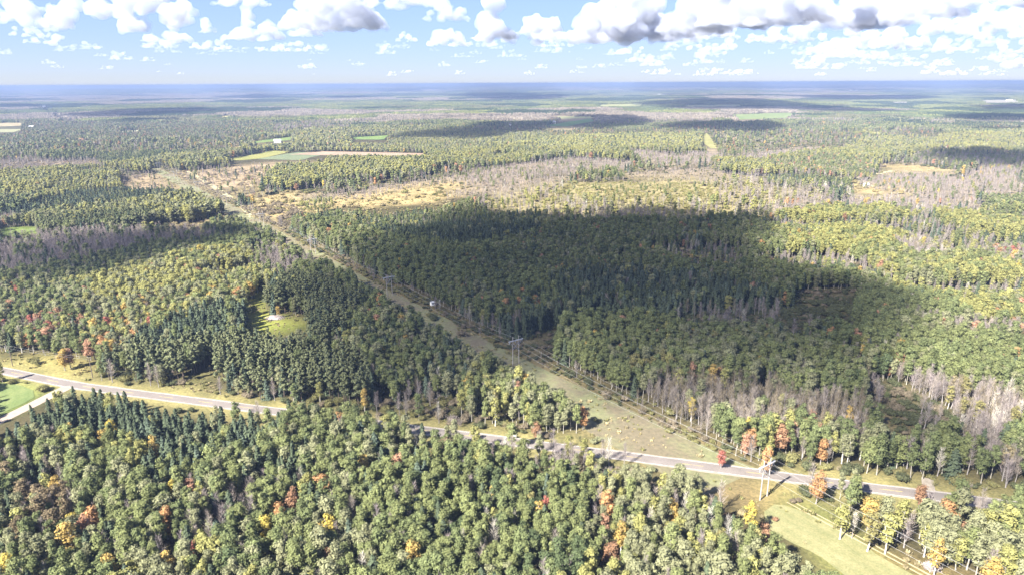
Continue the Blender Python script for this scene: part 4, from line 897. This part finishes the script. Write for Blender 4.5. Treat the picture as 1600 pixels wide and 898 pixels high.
M_SIDE = flat_mat('gravel_track', (.22, .18, .145), (.30, .25, .205), .35, bump=.3)
m, nt, N, L = new_mat('asphalt'); bs = N['Principled BSDF']; bs.inputs['Roughness'].default_value = .85; bs.inputs['Specular IOR Level'].default_value = .3
n1 = pos_noise(nt, .12, 5.0, .6); n2 = pos_noise(nt, 4.0, 3.0)
c1 = ramp2(nt, n1.outputs[0], (.135, .118, .105), (.172, .152, .136), .35, .65)
L.new(mixc(nt, 'MULTIPLY', 1.0, c1, ramp2(nt, n2.outputs[0], (.85, .85, .86), (1.12, 1.12, 1.12), .3, .7)), bs.inputs['Base Color'])
M_ASPH = m
M_EDGE = flat_mat('worn_white_paint', (.36, .35, .33), (.6, .59, .56), .7, p=(.35, .55)); M_CENTRE = flat_mat('worn_yellow_paint', (.24, .20, .12), (.44, .33, .09), .7, p=(.35, .55))
ribbon('gravel_shoulder', RL, -3.2, 3.2, .07, M_GRAVEL, .8)
ribbon('side_road', SL, -2.7, 2.7, .065, M_SIDE, .9, crown=.05)
ribbon('road', RL, -2.6, 2.6, .085, M_ASPH, 0, crown=.05)
ribbon('road_marking', RL, 2.34, 2.45, .105, M_EDGE); ribbon('road_marking', RL, -2.45, -2.34, .105, M_EDGE)
for k in range(0, len(RL) - 2, 3): ribbon('road_marking', RL[k:k + 2], -.10, .10, .146, M_CENTRE)
# short drive into the right-hand woods and the two-track beside the mown field
d0 = Vector(G(1452, 771)); d1 = Vector(G(1449.5, 752)); ribbon('driveway', resample([tuple(d0), tuple(d1), tuple(d1 + (d1 - d0) * .3)], 3), -1.7, 1.7, .075, M_GRAVEL, .4)
tk = [G(*p) for p in ((1232, 783), (1300, 820), (1380, 862), (1450, 900), (1520, 940))]
M_TRACK = flat_mat('worn_track', (.27, .21, .12), (.36, .30, .18), .5, bump=.3)
ribbon('track', resample(tk, 4), -1.1, -.6, .2, M_TRACK, .5); ribbon('track', resample(tk, 4), .6, 1.1, .2, M_TRACK, .5)
# far straight highway clearing and tracks
ribbon('track', resample([G(*p) for p in ((515, 157.5), (545, 164), (575, 172), (620, 184), (640, 190))], 60), -9, 9, .6, M_TRACK)
M_PALE = flat_mat('pale_path', (.26, .23, .13), (.34, .30, .17), .1)
ribbon('path', resample([G(*p) for p in ((1180, 265.5), (1250, 268), (1310, 274), (1340, 279), (1352, 286), (1362, 293))], 8), -4, 4, .2, M_PALE, 3); ribbon('path', resample([G(*p) for p in ((1338, 279), (1370, 273), (1395, 267))], 8), -4, 4, .21, M_PALE, 3)
ribbon('track', resample([G(*p) for p in ((395, 340), (372, 316), (340, 296), (300, 272), (262, 255), (250, 248))], 20), -3, 3, .12, M_PALE, 2)

# ------------------------------------------------------------------ power line
M_POLE = flat_mat('weathered_pole', (.22, .205, .19), (.34, .32, .30), 2.0); M_ARM = flat_mat('galvanised_arm', (.34, .345, .35), (.44, .445, .45), 2.0)
M_INS = flat_mat('insulator_glass', (.35, .38, .4), (.5, .54, .55), 3.0, rough=.3, spec=.5); M_WIRE = flat_mat('aluminium_wire', (.30, .30, .29), (.4, .4, .39), 1.0, rough=.5)
M_WOOD = flat_mat('creosoted_wood', (.10, .08, .065), (.18, .15, .12), 2.0)
rzP = math.atan2(PN.y, PN.x)
HARM = 11.4
def part(name, parent, mb, mat): return obj(name, mb.mesh(name, (mat,)), parent)
tl = ['standing off the bottom right beyond the mown field', 'standing beside the road at the tip of the mown field', 'standing by the dark marsh opening in the strip', 'standing where the strip narrows in the shaded wood',
      'standing at the upper left end of the shaded strip', 'standing in the sunlit strip beyond the shaded wood', 'standing on the tan meadow track', 'standing beside the far meadow belt', 'standing past the bright aspen belt', 'standing at the far brown meadow']
for i, (x, y) in enumerate(TWR):
    t = empty('power_pylon', (x, y, 0), 'grey two-pole H-frame power pylon ' + tl[i], 'pylon', 'H-frame pylons along the cut strip', rzP)
    for s in (-1, 1):
        mb = MB(); mb.tube([(s * 1.75, 0, -.3), (s * 1.65, 0, 7), (s * 1.6, 0, 13.2)], [.22, .18, .14], 8); part('pole', t, mb, M_POLE)
        mb = MB(); mb.tube([(s * 1.64, 0, 9.0), (s * 3.4, 0, HARM - .1)], [.08, .08], 4); part('knee_brace', t, mb, M_ARM)
    mb = MB(); mb.box((0, .2, HARM), (7.6, .18, .26)); mb.box((0, -.2, HARM), (7.6, .18, .26)); part('crossarm', t, mb, M_ARM)
    mb = MB(); mb.tube([(-1.64, .22, 6.6), (1.62, .22, 10.4)], [.09, .09], 4); mb2 = MB(); mb2.tube([(1.64, -.22, 6.6), (-1.62, -.22, 10.4)], [.09, .09], 4)
    part('brace', t, mb, M_ARM); part('brace', t, mb2, M_ARM)
    for s in (-3.5, 0, 3.5):
        mb = MB(); mb.tube([(s, 0, HARM - .1)] + [(s, 0, HARM - .25 - .14 * k) for k in range(8)], [.05] + [.12, .05] * 4, 6); part('insulator', t, mb, M_INS)
def wire(name, off, z, sag, label, r_=.02, towers=TWR):
    pts = []
    for (ax, ay), (bx, by) in zip(towers[:-1], towers[1:]):
        for k in range(12):
            q = k / 12; pts.append((ax + (bx - ax) * q + PN.x * off, ay + (by - ay) * q + PN.y * off, z - sag * 4 * q * (1 - q)))
    pts.append((towers[-1][0] + PN.x * off, towers[-1][1] + PN.y * off, z))
    mb = MB(); mb.tube(pts, [r_] * len(pts), 5); o = obj(name, mb.mesh(name, (M_WIRE,))); props(o, label, 'wire', 'wires of the power line')
for off, lb in ((-3.5, 'left conductor wire strung between the H-frame pylons'), (0, 'middle conductor wire strung between the H-frame pylons'), (3.5, 'right conductor wire strung between the H-frame pylons')):
    wire('power_wire', off, HARM - 1.25, 2.2, lb)
for off, lb in ((-1.6, 'left thin shield wire above the power conductors'), (1.6, 'right thin shield wire above the power conductors')): wire('shield_wire', off, 13.2, 1.6, lb, .013)
# roadside utility poles at the left
up = [G(145, 590), G(20, 571.5), G(-112, 553)]
for i, (x, y) in enumerate(up):
    t = empty('utility_pole', (x, y, 0), ['dark wooden utility pole on the left verge near the pine rows', 'dark wooden utility pole on the verge at the left edge', 'dark wooden utility pole beyond the left edge'][i], 'utility pole', 'utility poles on the left verge', math.atan2(up[0][1] - up[1][1], up[0][0] - up[1][0]) + math.pi / 2)
    mb = MB(); mb.tube([(0, 0, -.3), (0, 0, 5), (0, 0, 9.4)], [.19, .16, .12], 8); part('pole', t, mb, M_WOOD)
    mb = MB(); mb.box((0, .14, 8.8), (2.3, .12, .14)); part('crossarm', t, mb, M_WOOD)
    for s in (-1, 0, 1):
        mb = MB(); mb.tube([(s, .14, 8.87), (s, .14, 9.0), (s, .14, 9.12)], [.03, .07, .04], 6); part('insulator', t, mb, M_INS)
for off, lb in ((-1, 'left thin wire between the verge utility poles'), (1, 'right thin wire between the verge utility poles')):
    dx, dy = up[0][0] - up[1][0], up[0][1] - up[1][1]; l_ = math.hypot(dx, dy); pts = []
    for (ax, ay), (bx, by) in zip(up[:-1], up[1:]): pts += [(ax + (bx - ax) * k / 8 - dy / l_ * off, ay + (by - ay) * k / 8 + dx / l_ * off, 9.1 - .5 * 4 * (k / 8) * (1 - k / 8)) for k in range(9)]
    mb = MB(); mb.tube(pts, [.015] * len(pts), 4); props(obj('overhead_wire', mb.mesh('overhead_wire', (M_WIRE,))), lb, 'wire', 'wires of the verge poles')

# ------------------------------------------------------------------ small things
M_WHITE = flat_mat('white_paint', (.74, .74, .73), (.82, .82, .8), 2.0, rough=.6); M_DARK = flat_mat('dark_window', (.03, .035, .04), (.05, .055, .06), 1.0, rough=.2, spec=.5)
x, y = G(803.5, 684.5)
t = empty('roadside_sign', (x, y, 0), 'blank white roadside sign on two posts at the wood edge behind the road', 'sign', rz=-.25)
for s in (-.6, .6):
    mb = MB(); mb.tube([(s, .05, -.1), (s, .05, 1.9)], [.05, .05], 6); part('post', t, mb, M_WOOD)
mb = MB(); mb.box((0, 0, 1.25), (1.5, .04, 1.1)); part('panel', t, mb, M_WHITE)
mb = MB()
for q, d_ in (((0, 0, 1.82), (1.6, .07, .05)), ((0, 0, .68), (1.6, .07, .05)), ((-.775, 0, 1.25), (.05, .07, 1.09)), ((.775, 0, 1.25), (.05, .07, 1.09))): mb.box(q, d_)
part('frame', t, mb, M_ARM)
x, y = G(676, 482)
t = empty('hunting_blind', (x, y, 0), 'small white box hunting blind on stilts in the powerline strip', 'hunting blind', rz=.5)
for sx in (-.8, .8):
    for sy in (-.8, .8):
        mb = MB(); mb.tube([(sx * 1.15, sy * 1.15, -.1), (sx, sy, 2.1)], [.08, .07], 6); part('leg', t, mb, M_WOOD)
mb = MB(); mb.box((0, 0, 3.0), (2.0, 2.0, 1.8)); part('cabin', t, mb, M_WHITE)
mb = MB(); mb.add([(-1.2, -1.2, 3.9), (1.2, -1.2, 3.9), (1.2, 1.2, 3.9), (-1.2, 1.2, 3.9), (-1.2, 0, 4.5), (1.2, 0, 4.5)], [(0, 1, 5, 4), (2, 3, 4, 5), (0, 4, 3), (1, 2, 5), (3, 2, 1, 0)]); part('roof', t, mb, M_ARM)
mb = MB(); mb.box((0, -1.01, 3.3), (1.2, .04, .4)); part('window', t, mb, M_DARK)
mb = MB(); mb.box((1.01, .3, 2.8), (.04, .6, 1.3)); part('door', t, mb, M_WOOD)
M_STICK = flat_mat('dry_branches', (.24, .20, .19), (.40, .36, .345), 1.2)
def brush_pile(px, py, rad, h, label, seed):
    x, y = G(px, py); r = np.random.default_rng(seed); t = empty('brush_pile', (x, y, 0), label, 'brush pile')
    n = 420; a = r.uniform(0, 6.283, n); q = np.sqrt(r.random(n)) * rad; z = h * (1 - (q / rad) ** 1.5) * r.uniform(.2, 1.0, n)
    c = np.stack([np.cos(a) * q, np.sin(a) * q * .75, z + .1], 1); d = r.normal(size=(n, 3)); d[:, 2] *= .35; d /= np.linalg.norm(d, axis=1, keepdims=True)
    sd_ = np.cross(d, r.normal(size=(n, 3))); sd_ /= np.linalg.norm(sd_, axis=1, keepdims=True); L_ = r.uniform(.5, 1.2, n)[:, None]; w_ = r.uniform(.03, .09, n)[:, None]
    v = np.stack([c - d * L_ - sd_ * w_, c - d * L_ + sd_ * w_, c + d * L_ + sd_ * w_ * .4, c + d * L_ - sd_ * w_ * .4], 1).reshape(-1, 3)
    b = obj('branches', mesh_from('branches', v, np.arange(4 * n).reshape(-1, 4), (M_STICK,)), t); b['kind'] = 'stuff'
    for k in range(6):
        g = k * 1.05 + r.random(); mb = MB(); mb.tube([(math.cos(g) * rad * .9, math.sin(g) * rad * .7, .1), (-math.cos(g) * rad * .3, -math.sin(g) * rad * .3, h * .75)], [.14, .09], 6); part('log', t, mb, M_STICK)
    hv, hf = ico((0, 0, h * .15), rad * .72, 2, (1, .75, h / rad * .8), .3, seed); part_o = obj('core', mesh_from('core', hv, hf, (M_STICK,)), t)
brush_pile(1456, 887, 1.9, 2.0, 'pale heap of cut brush beside the mown field track', 1)
brush_pile(429, 497, 5.2, 1.7, 'pale grey brush heap in the grass clearing by the dark pines', 2)
brush_pile(690, 622, 2.4, .8, 'low grey slash heap in the brushy clearing left of the sunlit grove', 3)
# farm buildings far off
M_ROOFG = flat_mat('metal_roof', (.42, .43, .45), (.55, .56, .58), .5, rough=.5); M_ROOFD = flat_mat('shingle_roof', (.11, .10, .10), (.17, .15, .15), .5); M_RED = flat_mat('barn_red', (.25, .05, .04), (.32, .07, .05), .6)
M_CREAM = flat_mat('cream_siding', (.55, .5, .4), (.64, .6, .5), .5)
def house(px, py, w_, d_, h_, rz, wall, roof, label, cat='house', name='farmhouse'):
    if w_ > 20: w_, d_, h_ = w_ * .6, d_ * .6, h_ * .65
    x, y = G(px, py); t = empty(name, (x, y, float(terrain(np.array([x]), np.array([y]))[0])), label, cat, 'far farm buildings', rz)
    mb = MB(); mb.box((0, 0, h_ / 2), (w_, d_, h_)); mb.add([(-w_ / 2, -d_ / 2, h_), (-w_ / 2, d_ / 2, h_), (-w_ / 2, 0, h_ + d_ * .38), (w_ / 2, -d_ / 2, h_), (w_ / 2, d_ / 2, h_), (w_ / 2, 0, h_ + d_ * .38)], [(0, 2, 1), (3, 4, 5)]); part('wall', t, mb, wall)
    mb = MB(); e = .5; k = d_ * .38; o_ = k * e / (d_ / 2)
    for s in (-1, 1): mb.add([(-w_ / 2 - e, s * (d_ / 2 + e), h_ - o_ + .05), (w_ / 2 + e, s * (d_ / 2 + e), h_ - o_ + .05), (w_ / 2 + e, 0, h_ + k + .05), (-w_ / 2 - e, 0, h_ + k + .05), (-w_ / 2 - e, s * (d_ / 2 + e), h_ - o_ + .3), (w_ / 2 + e, s * (d_ / 2 + e), h_ - o_ + .3), (w_ / 2 + e, 0, h_ + k + .3), (-w_ / 2 - e, 0, h_ + k + .3)], [(0, 1, 2, 3), (4, 7, 6, 5), (0, 4, 5, 1), (0, 3, 7, 4), (1, 5, 6, 2)])
    part('roof', t, mb, roof)
    for s in (-.3, .3):
        mb = MB(); mb.box((w_ * s, -d_ / 2 - .03, h_ * .55), (1.3, .1, 1.4)); part('window', t, mb, M_DARK)
    mb = MB(); mb.box((0, -d_ / 2 - .03, 1.1), (1.2, .1, 2.2)); part('door', t, mb, M_DARK)
HS = [(434, 223.5, 14, 9, 4, .2, M_WHITE, M_ROOFG, 'white farmhouse right of the bright green field', 'house'), (84, 213, 28, 12, 5, .1, M_WHITE, M_ROOFG, 'long white barn left of the far woods', 'barn'), (113, 206.5, 12, 9, 4, 0, M_CREAM, M_ROOFG, 'cream farmhouse behind the long white barn', 'house'),
      (50, 201, 14, 9, 4, 0, M_WHITE, M_ROOFG, 'white farmhouse between the left stubble fields', 'house'), (523, 213.5, 12, 8, 4, .4, M_WHITE, M_ROOFG, 'white farmhouse left of the small bright green field', 'house'), (795, 197, 16, 10, 4.5, .1, M_WHITE, M_ROOFD, 'white farmhouse in the cloud shadow', 'house'),
      (863, 194, 18, 10, 5, .2, M_CREAM, M_ROOFG, 'cream barn beside the shaded green field', 'barn'), (961, 183, 22, 11, 5, 0, M_WHITE, M_ROOFG, 'white barn at the edge of far dark woods', 'barn'), (1400, 167, 24, 14, 6, .1, M_WHITE, M_ROOFG, 'white farm shed right of the long shadow', 'barn'),
      (1577, 158, 60, 20, 7, 0, M_WHITE, M_ROOFG, 'long white shed on the pale field at the right edge', 'barn'), (1395, 165, 20, 12, 6, .5, M_RED, M_ROOFG, 'red barn near the white farm shed', 'barn'), (67, 168, 46, 18, 7, 0, M_WHITE, M_ROOFG, 'white shed of the far left village, leftmost', 'barn'),
      (92, 167.5, 34, 16, 6, 0, M_CREAM, M_ROOFG, 'cream building of the far left village', 'house'), (113, 167, 50, 16, 7, .1, M_WHITE, M_ROOFG, 'long white building of the far left village', 'barn'), (130, 165.5, 26, 14, 6, 0, M_WHITE, M_ROOFD, 'white house of the far left village, rightmost', 'house'),
      (1328, 143.3, 90, 40, 14, 0, M_WHITE, M_ROOFG, 'large white works near the horizon', 'building'), (1338, 143.3, 60, 40, 10, 0, M_CREAM, M_ROOFG, 'cream works beside the large white one near the horizon', 'building'), (1030, 149.5, 60, 30, 9, 0, M_WHITE, M_ROOFG, 'white shed group near the horizon at centre right', 'building'),
      (463, 159, 40, 18, 7, .2, M_WHITE, M_ROOFG, 'white shed left of the far straight clearing', 'barn'), (1353, 291.5, 6, 3, 2.6, .1, M_WHITE, M_ROOFG, 'small white trailer on the tan clearing', 'trailer')]
for px, py, w_, d_, h_, rz, wl, rf, lab, cat in HS: house(px, py, w_, d_, h_, rz, wl, rf, lab, cat, {'house': 'farmhouse', 'barn': 'barn', 'building': 'works_building', 'trailer': 'trailer'}[cat])

# ------------------------------------------------------------------ clouds
def cloud_mat(name, den, col=(.86, .875, .90)):
    m, nt, N, L = new_mat(name); N.remove(N['Principled BSDF'])
    v = N.new('ShaderNodeVolumePrincipled'); v.inputs['Color'].default_value = (*col, 1); v.inputs['Density'].default_value = den; v.inputs['Anisotropy'].default_value = 0
    L.new(v.outputs[0], N['Material Output'].inputs['Volume']); return m
M_CLOUD = cloud_mat('cloud_droplets', .0042, (.61, .65, .745)); M_SMALL = cloud_mat('thin_cloud_droplets', .0018, (.62, .655, .73)); M_DENSE = cloud_mat('low_cloud_droplets', .017, (.97, .975, .985))
_tex = {}
def cloud_mesh(w, h, depth, seed, n, res, mat):
    r = random.Random(seed); bm = bmesh.new()
    for i in range(n):
        while True:
            a, b = r.uniform(-1, 1), r.uniform(-1, 1)
            if a * a + b * b < 1: break
        env = max(.12, (1 - abs(a) ** 1.7) * (.35 + .85 * (.5 + .9 * mnoise.noise(Vector((a * 2.6 * max(1, w / h / 3) + seed * 7.1, b * 2, seed))))))
        rad = h * r.uniform(.13, .27) * (.45 + env * .6); zz = r.random() * max(0, h * env - rad)
        t = bmesh.ops.create_icosphere(bm, subdivisions=2, radius=rad); vs = t['verts']
        bmesh.ops.scale(bm, vec=(1.35, 1.35, 1), verts=vs); bmesh.ops.translate(bm, vec=(a * w / 2 * .94, b * depth / 2 * .94, zz), verts=vs)
    for v in bm.verts:
        if v.co.z < 0: v.co.z *= .12
    me = bpy.data.meshes.new('tmp'); bm.to_mesh(me); bm.free()
    o = bpy.data.objects.new('tmp', me); COL.objects.link(o)
    rm = o.modifiers.new('r', 'REMESH'); rm.mode = 'VOXEL'; rm.voxel_size = h / res
    for s_, st in ((h * .4, .2), (h * .16, .13), (h * .06, .06)):
        key = round(s_, 1)
        if key not in _tex:
            t = bpy.data.textures.new('billow', 'CLOUDS'); t.noise_scale = s_; t.noise_depth = 2; _tex[key] = t
        dm = o.modifiers.new('d', 'DISPLACE'); dm.texture = _tex[key]; dm.texture_coords = 'LOCAL'; dm.strength = h * st * 1.5; dm.mid_level = .55
    rm = o.modifiers.new('r', 'REMESH'); rm.mode = 'VOXEL'; rm.voxel_size = h / res
    dg = bpy.context.evaluated_depsgraph_get(); dg.update()
    out = bpy.data.meshes.new_from_object(o.evaluated_get(dg)); bpy.data.objects.remove(o); bpy.data.meshes.remove(me)
    ne = len(out.edges); ed = np.empty(ne * 2, np.int32); out.edges.foreach_get('vertices', ed); ed = ed.reshape(-1, 2)
    lab_ = np.arange(len(out.vertices))
    while True:                                     # drop loose scraps and inner voids
        new = lab_.copy(); np.minimum.at(new, ed[:, 0], lab_[ed[:, 1]]); np.minimum.at(new, ed[:, 1], lab_[ed[:, 0]]); new = new[new]
        if (new == lab_).all(): break
        lab_ = new
    cnt_ = np.bincount(lab_, minlength=len(lab_)); bad = cnt_[lab_] < max(60, .04 * len(lab_))
    if bad.any():
        bm = bmesh.new(); bm.from_mesh(out); bm.verts.ensure_lookup_table(); bmesh.ops.delete(bm, geom=[bm.verts[int(i)] for i in np.nonzero(bad)[0]], context='VERTS'); bm.to_mesh(out); bm.free()
    out.name = 'cloud'; out.materials.clear(); out.materials.append(mat)
    return out
BASE = 1000.0
def sky_at(px, py, z):
    x, y = G(px, py, z); return x, y
def cloud(x0, x1, ytop, ybase, seed, label, n=46, mat=M_CLOUD, res=26):
    yb = min(ybase, 112); px = (x0 + x1) / 2; x, y = sky_at(px, yb, BASE); dist_ = math.hypot(x, y); k = dist_ / F_PX
    w = (x1 - x0) * k * (1.02 if x1 < 760 else 1.15); h = max(40, (ybase - ytop) * k * 1.15)
    o = bpy.data.objects.new('cloud', cloud_mesh(w, h, min(w * .9, 4200), seed, n, res, mat)); o.location = (x, y, BASE); o.rotation_euler = (0, 0, -math.atan2(x, y)); link(o)
    props(o, label, 'cloud', 'cumulus clouds'); return o
CL = [(20, 345, -18, 40, 'huge white cumulus with a long grey base at the top left'), (-40, 66, 12, 42, 'cumulus at the left edge below the huge one'), (18, 80, 43, 57, 'small cumulus under the left edge cloud'), (38, 116, 52, 69, 'flat small cumulus, lowest of the left edge clouds'),
      (230, 304, 40, 67, 'rounded white cumulus under the huge top left cloud'), (306, 338, 37, 51, 'little puff right of the rounded cumulus'), (298, 364, 58, 77, 'ragged low puff right of the rounded cumulus'), (357, 442, 25, 62, 'white cumulus with two domes, centre left'),
      (398, 505, 62, 79, 'low broken cumulus under the two-domed cloud'), (448, 602, -20, 45, 'big cumulus with a dark flat base, top centre left'), (452, 500, 28, 56, 'small dome hanging left under the big dark-based cumulus'), (560, 700, -30, 12, 'grey-based cumulus cut by the top edge at the centre'), (655, 738, 5, 33, 'loaf-shaped white cumulus under the top centre cloud'),
      (340, 418, -25, 9, 'grey cloud base cut by the top edge, centre left'), (664, 742, 42, 72, 'pointed white cumulus at the centre'), (616, 654, 50, 65, 'small puff left of the pointed cumulus'), (740, 802, 12, 63, 'tall narrow cumulus tower at the centre'), (785, 905, 18, 66, 'cumulus with a tall dome, right of the tower'), (838, 900, 57, 73, 'low flat puff under the domed cumulus'),
      (888, 1090, -12, 62, 'large bright cumulus mass right of centre'), (1050, 1185, -30, 48, 'bright upper cumulus joined behind the large mass'), (1066, 1150, 30, 60, 'white rounded cumulus in front of the large mass'), (1150, 1300, -40, 35, 'grey-white cumulus cut by the top edge, right'), (1170, 1300, 40, 66, 'wide low cumulus under the right hand clouds'),
      (1280, 1420, -20, 42, 'bright cumulus with grey base, right of centre top'), (1290, 1450, 46, 75, 'long low white cumulus at the right'), (1415, 1600, 10, 50, 'grey-based cumulus at the upper right'), (1440, 1660, -60, 18, 'large cloud cut by the top right corner'), (1490, 1680, 48, 70, 'flat grey-white cumulus at the right edge'), (1060, 1200, 62, 78, 'flat long cloud below the large mass'),
      (1220, 1420, 76, 88, 'thin long cloud layer low at the right'), (1420, 1640, 74, 90, 'thin cloud layer low at the right edge'), (920, 1080, 70, 82, 'thin cloud layer low right of centre')]
for i, (a, b, t_, bs_, lab) in enumerate(CL): cloud(a, b, t_, bs_, 100 + i, lab, 60 if b - a > 120 else 30, res=30 if b - a > 120 else 20)
smalls = [cloud_mesh(1000, 240 + 30 * (i % 3), 700, 300 + i, 34, 16, M_SMALL) for i in range(8)]
r = random.Random(77)
lab_s = ['tiny cumulus puff low over the horizon on the left', 'tiny cumulus puff low over the horizon at the centre', 'tiny cumulus puff low over the horizon on the right']
for i in range(150):
    py = 119 - 46 * r.random() ** 1.15; px = r.uniform(-60, 1660)
    if r.random() < .42: px = r.uniform(900, 1660)
    x, y = sky_at(px, py, BASE); k = math.hypot(x, y) / F_PX; wpx = r.uniform(14, 46) * (.55 + (122 - py) / 50) * (1.5 if px > 1000 else 1)
    o = bpy.data.objects.new('small_cloud', smalls[i % 8]); s = wpx * k / 1000; o.location = (x, y, BASE); o.rotation_euler = (0, 0, -math.atan2(x, y) + r.uniform(-.3, .3)); o.scale = (s, s, s * r.uniform(.7, 1.15)); link(o)
    props(o, lab_s[0 if px < 533 else (1 if px < 1066 else 2)], 'cloud', 'small puffs near the horizon')
# clouds overhead whose shadows lie on the land: outline = shadow outline moved up the sun's direction
def overhead(poly, seed, canopy=9.0, amp=1.0):
    w = [G(px, py, canopy) for px, py in poly]
    LOW = max(900.0, .17 * max(math.hypot(*q) for q in w))
    size = math.sqrt(abs(sum(a[0] * b[1] - b[0] * a[1] for a, b in zip(w, w[1:] + w[:1]))) / 2)
    step = max(18, min(size * .05, 260)); o_ = jitter_outline(jitter_outline(w, step * 3, step * 1.5 * amp, seed + 50), step, step * .6 * amp, seed)
    k = (LOW - canopy) / SUN.z; o_ = [(x + SUN.x * k, y + SUN.y * k) for x, y in o_]
    xs = [p[0] for p in o_]; ys = [p[1] for p in o_]; ox, oy = sum(xs) / len(xs), sum(ys) / len(ys)
    o_ = [(x - ox, y - oy) for x, y in o_]
    g = step * 1.6; rr = random.Random(seed); ip = []
    X, Y = np.meshgrid(np.arange(min(xs) - ox, max(xs) - ox, g), np.arange(min(ys) - oy, max(ys) - oy, g)); X = X.ravel() + rng.uniform(-.3, .3, X.size) * g; Y = Y.ravel() + rng.uniform(-.3, .3, Y.size) * g
    m_ = inside(o_, X, Y); X, Y = X[m_], Y[m_]; dd = polydist(X, Y, o_ + o_[:1]); kk = dd > g * .4; X, Y, dd = X[kk], Y[kk], dd[kk]
    pts = o_ + list(zip(X.tolist(), Y.tolist()))
    cdt = delaunay_2d_cdt([Vector(p) for p in pts], [], [list(range(len(o_)))], 1, 1e-3)
    v2 = np.array([(p.x, p.y) for p in cdt[0]]); dv = polydist(v2[:, 0], v2[:, 1], o_ + o_[:1]); dv[dv < 1e-3] = 0
    thick = np.minimum(dv * 2.2, 70 + dv * .12).clip(0, 135)
    nz = .55 + .9 * np.array([mnoise.noise(Vector((a / step * .45, b / step * .45, seed))) * .5 + .5 for a, b in v2])
    n = len(v2); V = np.concatenate([np.c_[v2, thick * nz * .75], np.c_[v2, -thick * .22]])
    tri = [tuple(q) for q in cdt[2]]; edge = {}
    for q in tri:
        for a, b in zip(q, q[1:] + q[:1]): edge[(a, b)] = 1
    Fc = tri + [tuple(i + n for i in reversed(q)) for q in tri] + [(b, a, a + n, b + n) for (a, b) in edge if (b, a) not in edge]
    bm = bmesh.new(); me = mesh_from('cloud', V, Fc, ()); bm.from_mesh(me); bmesh.ops.remove_doubles(bm, verts=bm.verts, dist=.01); bmesh.ops.recalc_face_normals(bm, faces=bm.faces); bm.to_mesh(me); bm.free()
    me.materials.append(M_DENSE)
    o = bpy.data.objects.new('overhead_cloud', me); o.location = (ox, oy, LOW); link(o)
    props(o, 'flat grey-bottomed cloud overhead casting a shadow on the woods', 'cloud', 'clouds overhead outside the picture'); return o
SHADOWS = [
 [(500, 345), (560, 338), (590, 345), (640, 316), (690, 324), (735, 311), (790, 329), (850, 325), (905, 336), (960, 318), (1010, 311), (1060, 326), (1110, 332), (1160, 324), (1190, 339), (1212, 357), (1245, 378), (1248, 396), (1226, 402), (1262, 416), (1350, 424), (1400, 438), (1452, 446), (1500, 472), (1532, 510), (1500, 540), (1440, 565), (1390, 600), (1440, 640), (1500, 650), (1540, 690), (1600, 720), (1600, 760), (1450, 756), (1356, 752), (1345, 700), (1280, 660), (1160, 622), (1050, 625), (975, 612), (900, 592), (850, 575), (770, 560), (735, 600), (705, 655), (640, 655), (560, 640), (520, 590), (470, 520), (430, 500), (408, 460), (450, 428), (500, 395), (520, 365)],
 [(1320, 600), (1400, 580), (1475, 598), (1490, 640), (1510, 690), (1640, 712), (1640, 785), (1480, 768), (1335, 752), (1330, 690)],
 [(600, 735), (680, 705), (745, 690), (860, 702), (960, 735), (975, 765), (930, 800), (915, 850), (935, 920), (840, 960), (680, 960), (600, 870), (560, 800)],
 [(-60, 372), (60, 366), (150, 356), (300, 352), (400, 340), (440, 352), (430, 378), (380, 386), (310, 392), (230, 412), (150, 440), (60, 440), (20, 470), (-60, 500)],
 [(-40, 500), (60, 490), (140, 505), (180, 520), (110, 540), (-40, 535)],
 [(590, 213), (640, 203), (730, 190), (850, 187), (900, 178), (1000, 180), (1042, 188), (950, 199), (880, 197), (800, 205), (740, 214), (640, 212)],
 [(1010, 195), (1060, 186), (1180, 188), (1240, 196), (1200, 205), (1120, 202)],
 [(980, 160), (1090, 154), (1180, 154), (1260, 162), (1400, 173), (1300, 174), (1200, 172), (1040, 171), (1000, 166)],
 [(1430, 236), (1500, 227), (1560, 232), (1650, 240), (1650, 257), (1540, 255), (1460, 248)],
 [(1440, 181), (1520, 178), (1680, 178), (1680, 188), (1520, 187)], [(1480, 200), (1560, 198), (1680, 197), (1680, 203), (1540, 203)], [(1510, 166), (1580, 164), (1680, 165), (1680, 172), (1540, 172)],
 [(690, 148), (800, 146), (900, 149), (880, 156), (760, 157), (720, 152)], [(1210, 150), (1300, 148), (1480, 151), (1440, 156), (1290, 156)],
 [(70, 180), (200, 170), (300, 168), (360, 172), (250, 180), (120, 184)], [(110, 190), (200, 184), (285, 184), (200, 191)], [(-60, 163), (60, 163), (70, 167), (-60, 168)], [(310, 151), (400, 148), (450, 151), (400, 155)],
 [(500, 152), (560, 150), (580, 152.5), (520, 154)], [(590, 142.5), (660, 141.5), (655, 144), (600, 144)], [(985, 141.8), (1030, 141.2), (1025, 143.2), (990, 143.2)], [(1300, 140.5), (1420, 140), (1410, 141.8), (1310, 142)],
]
for i, p in enumerate(SHADOWS): overhead(p, 500 + i)

# ------------------------------------------------------------------ haze
hz = MB(); hz.box((0, 0, 46.5), (59600, 59600, 157))
o = obj('haze', hz.mesh('haze')); o['kind'] = 'stuff'
m, nt, N, L = new_mat('haze'); N.remove(N['Principled BSDF'])
v = N.new('ShaderNodeVolumePrincipled'); v.inputs['Color'].default_value = (.205, .278, .46, 1); v.inputs['Density'].default_value = 1.55e-4; v.inputs['Anisotropy'].default_value = 0.0
L.new(v.outputs[0], N['Material Output'].inputs['Volume']); o.data.materials.append(m)
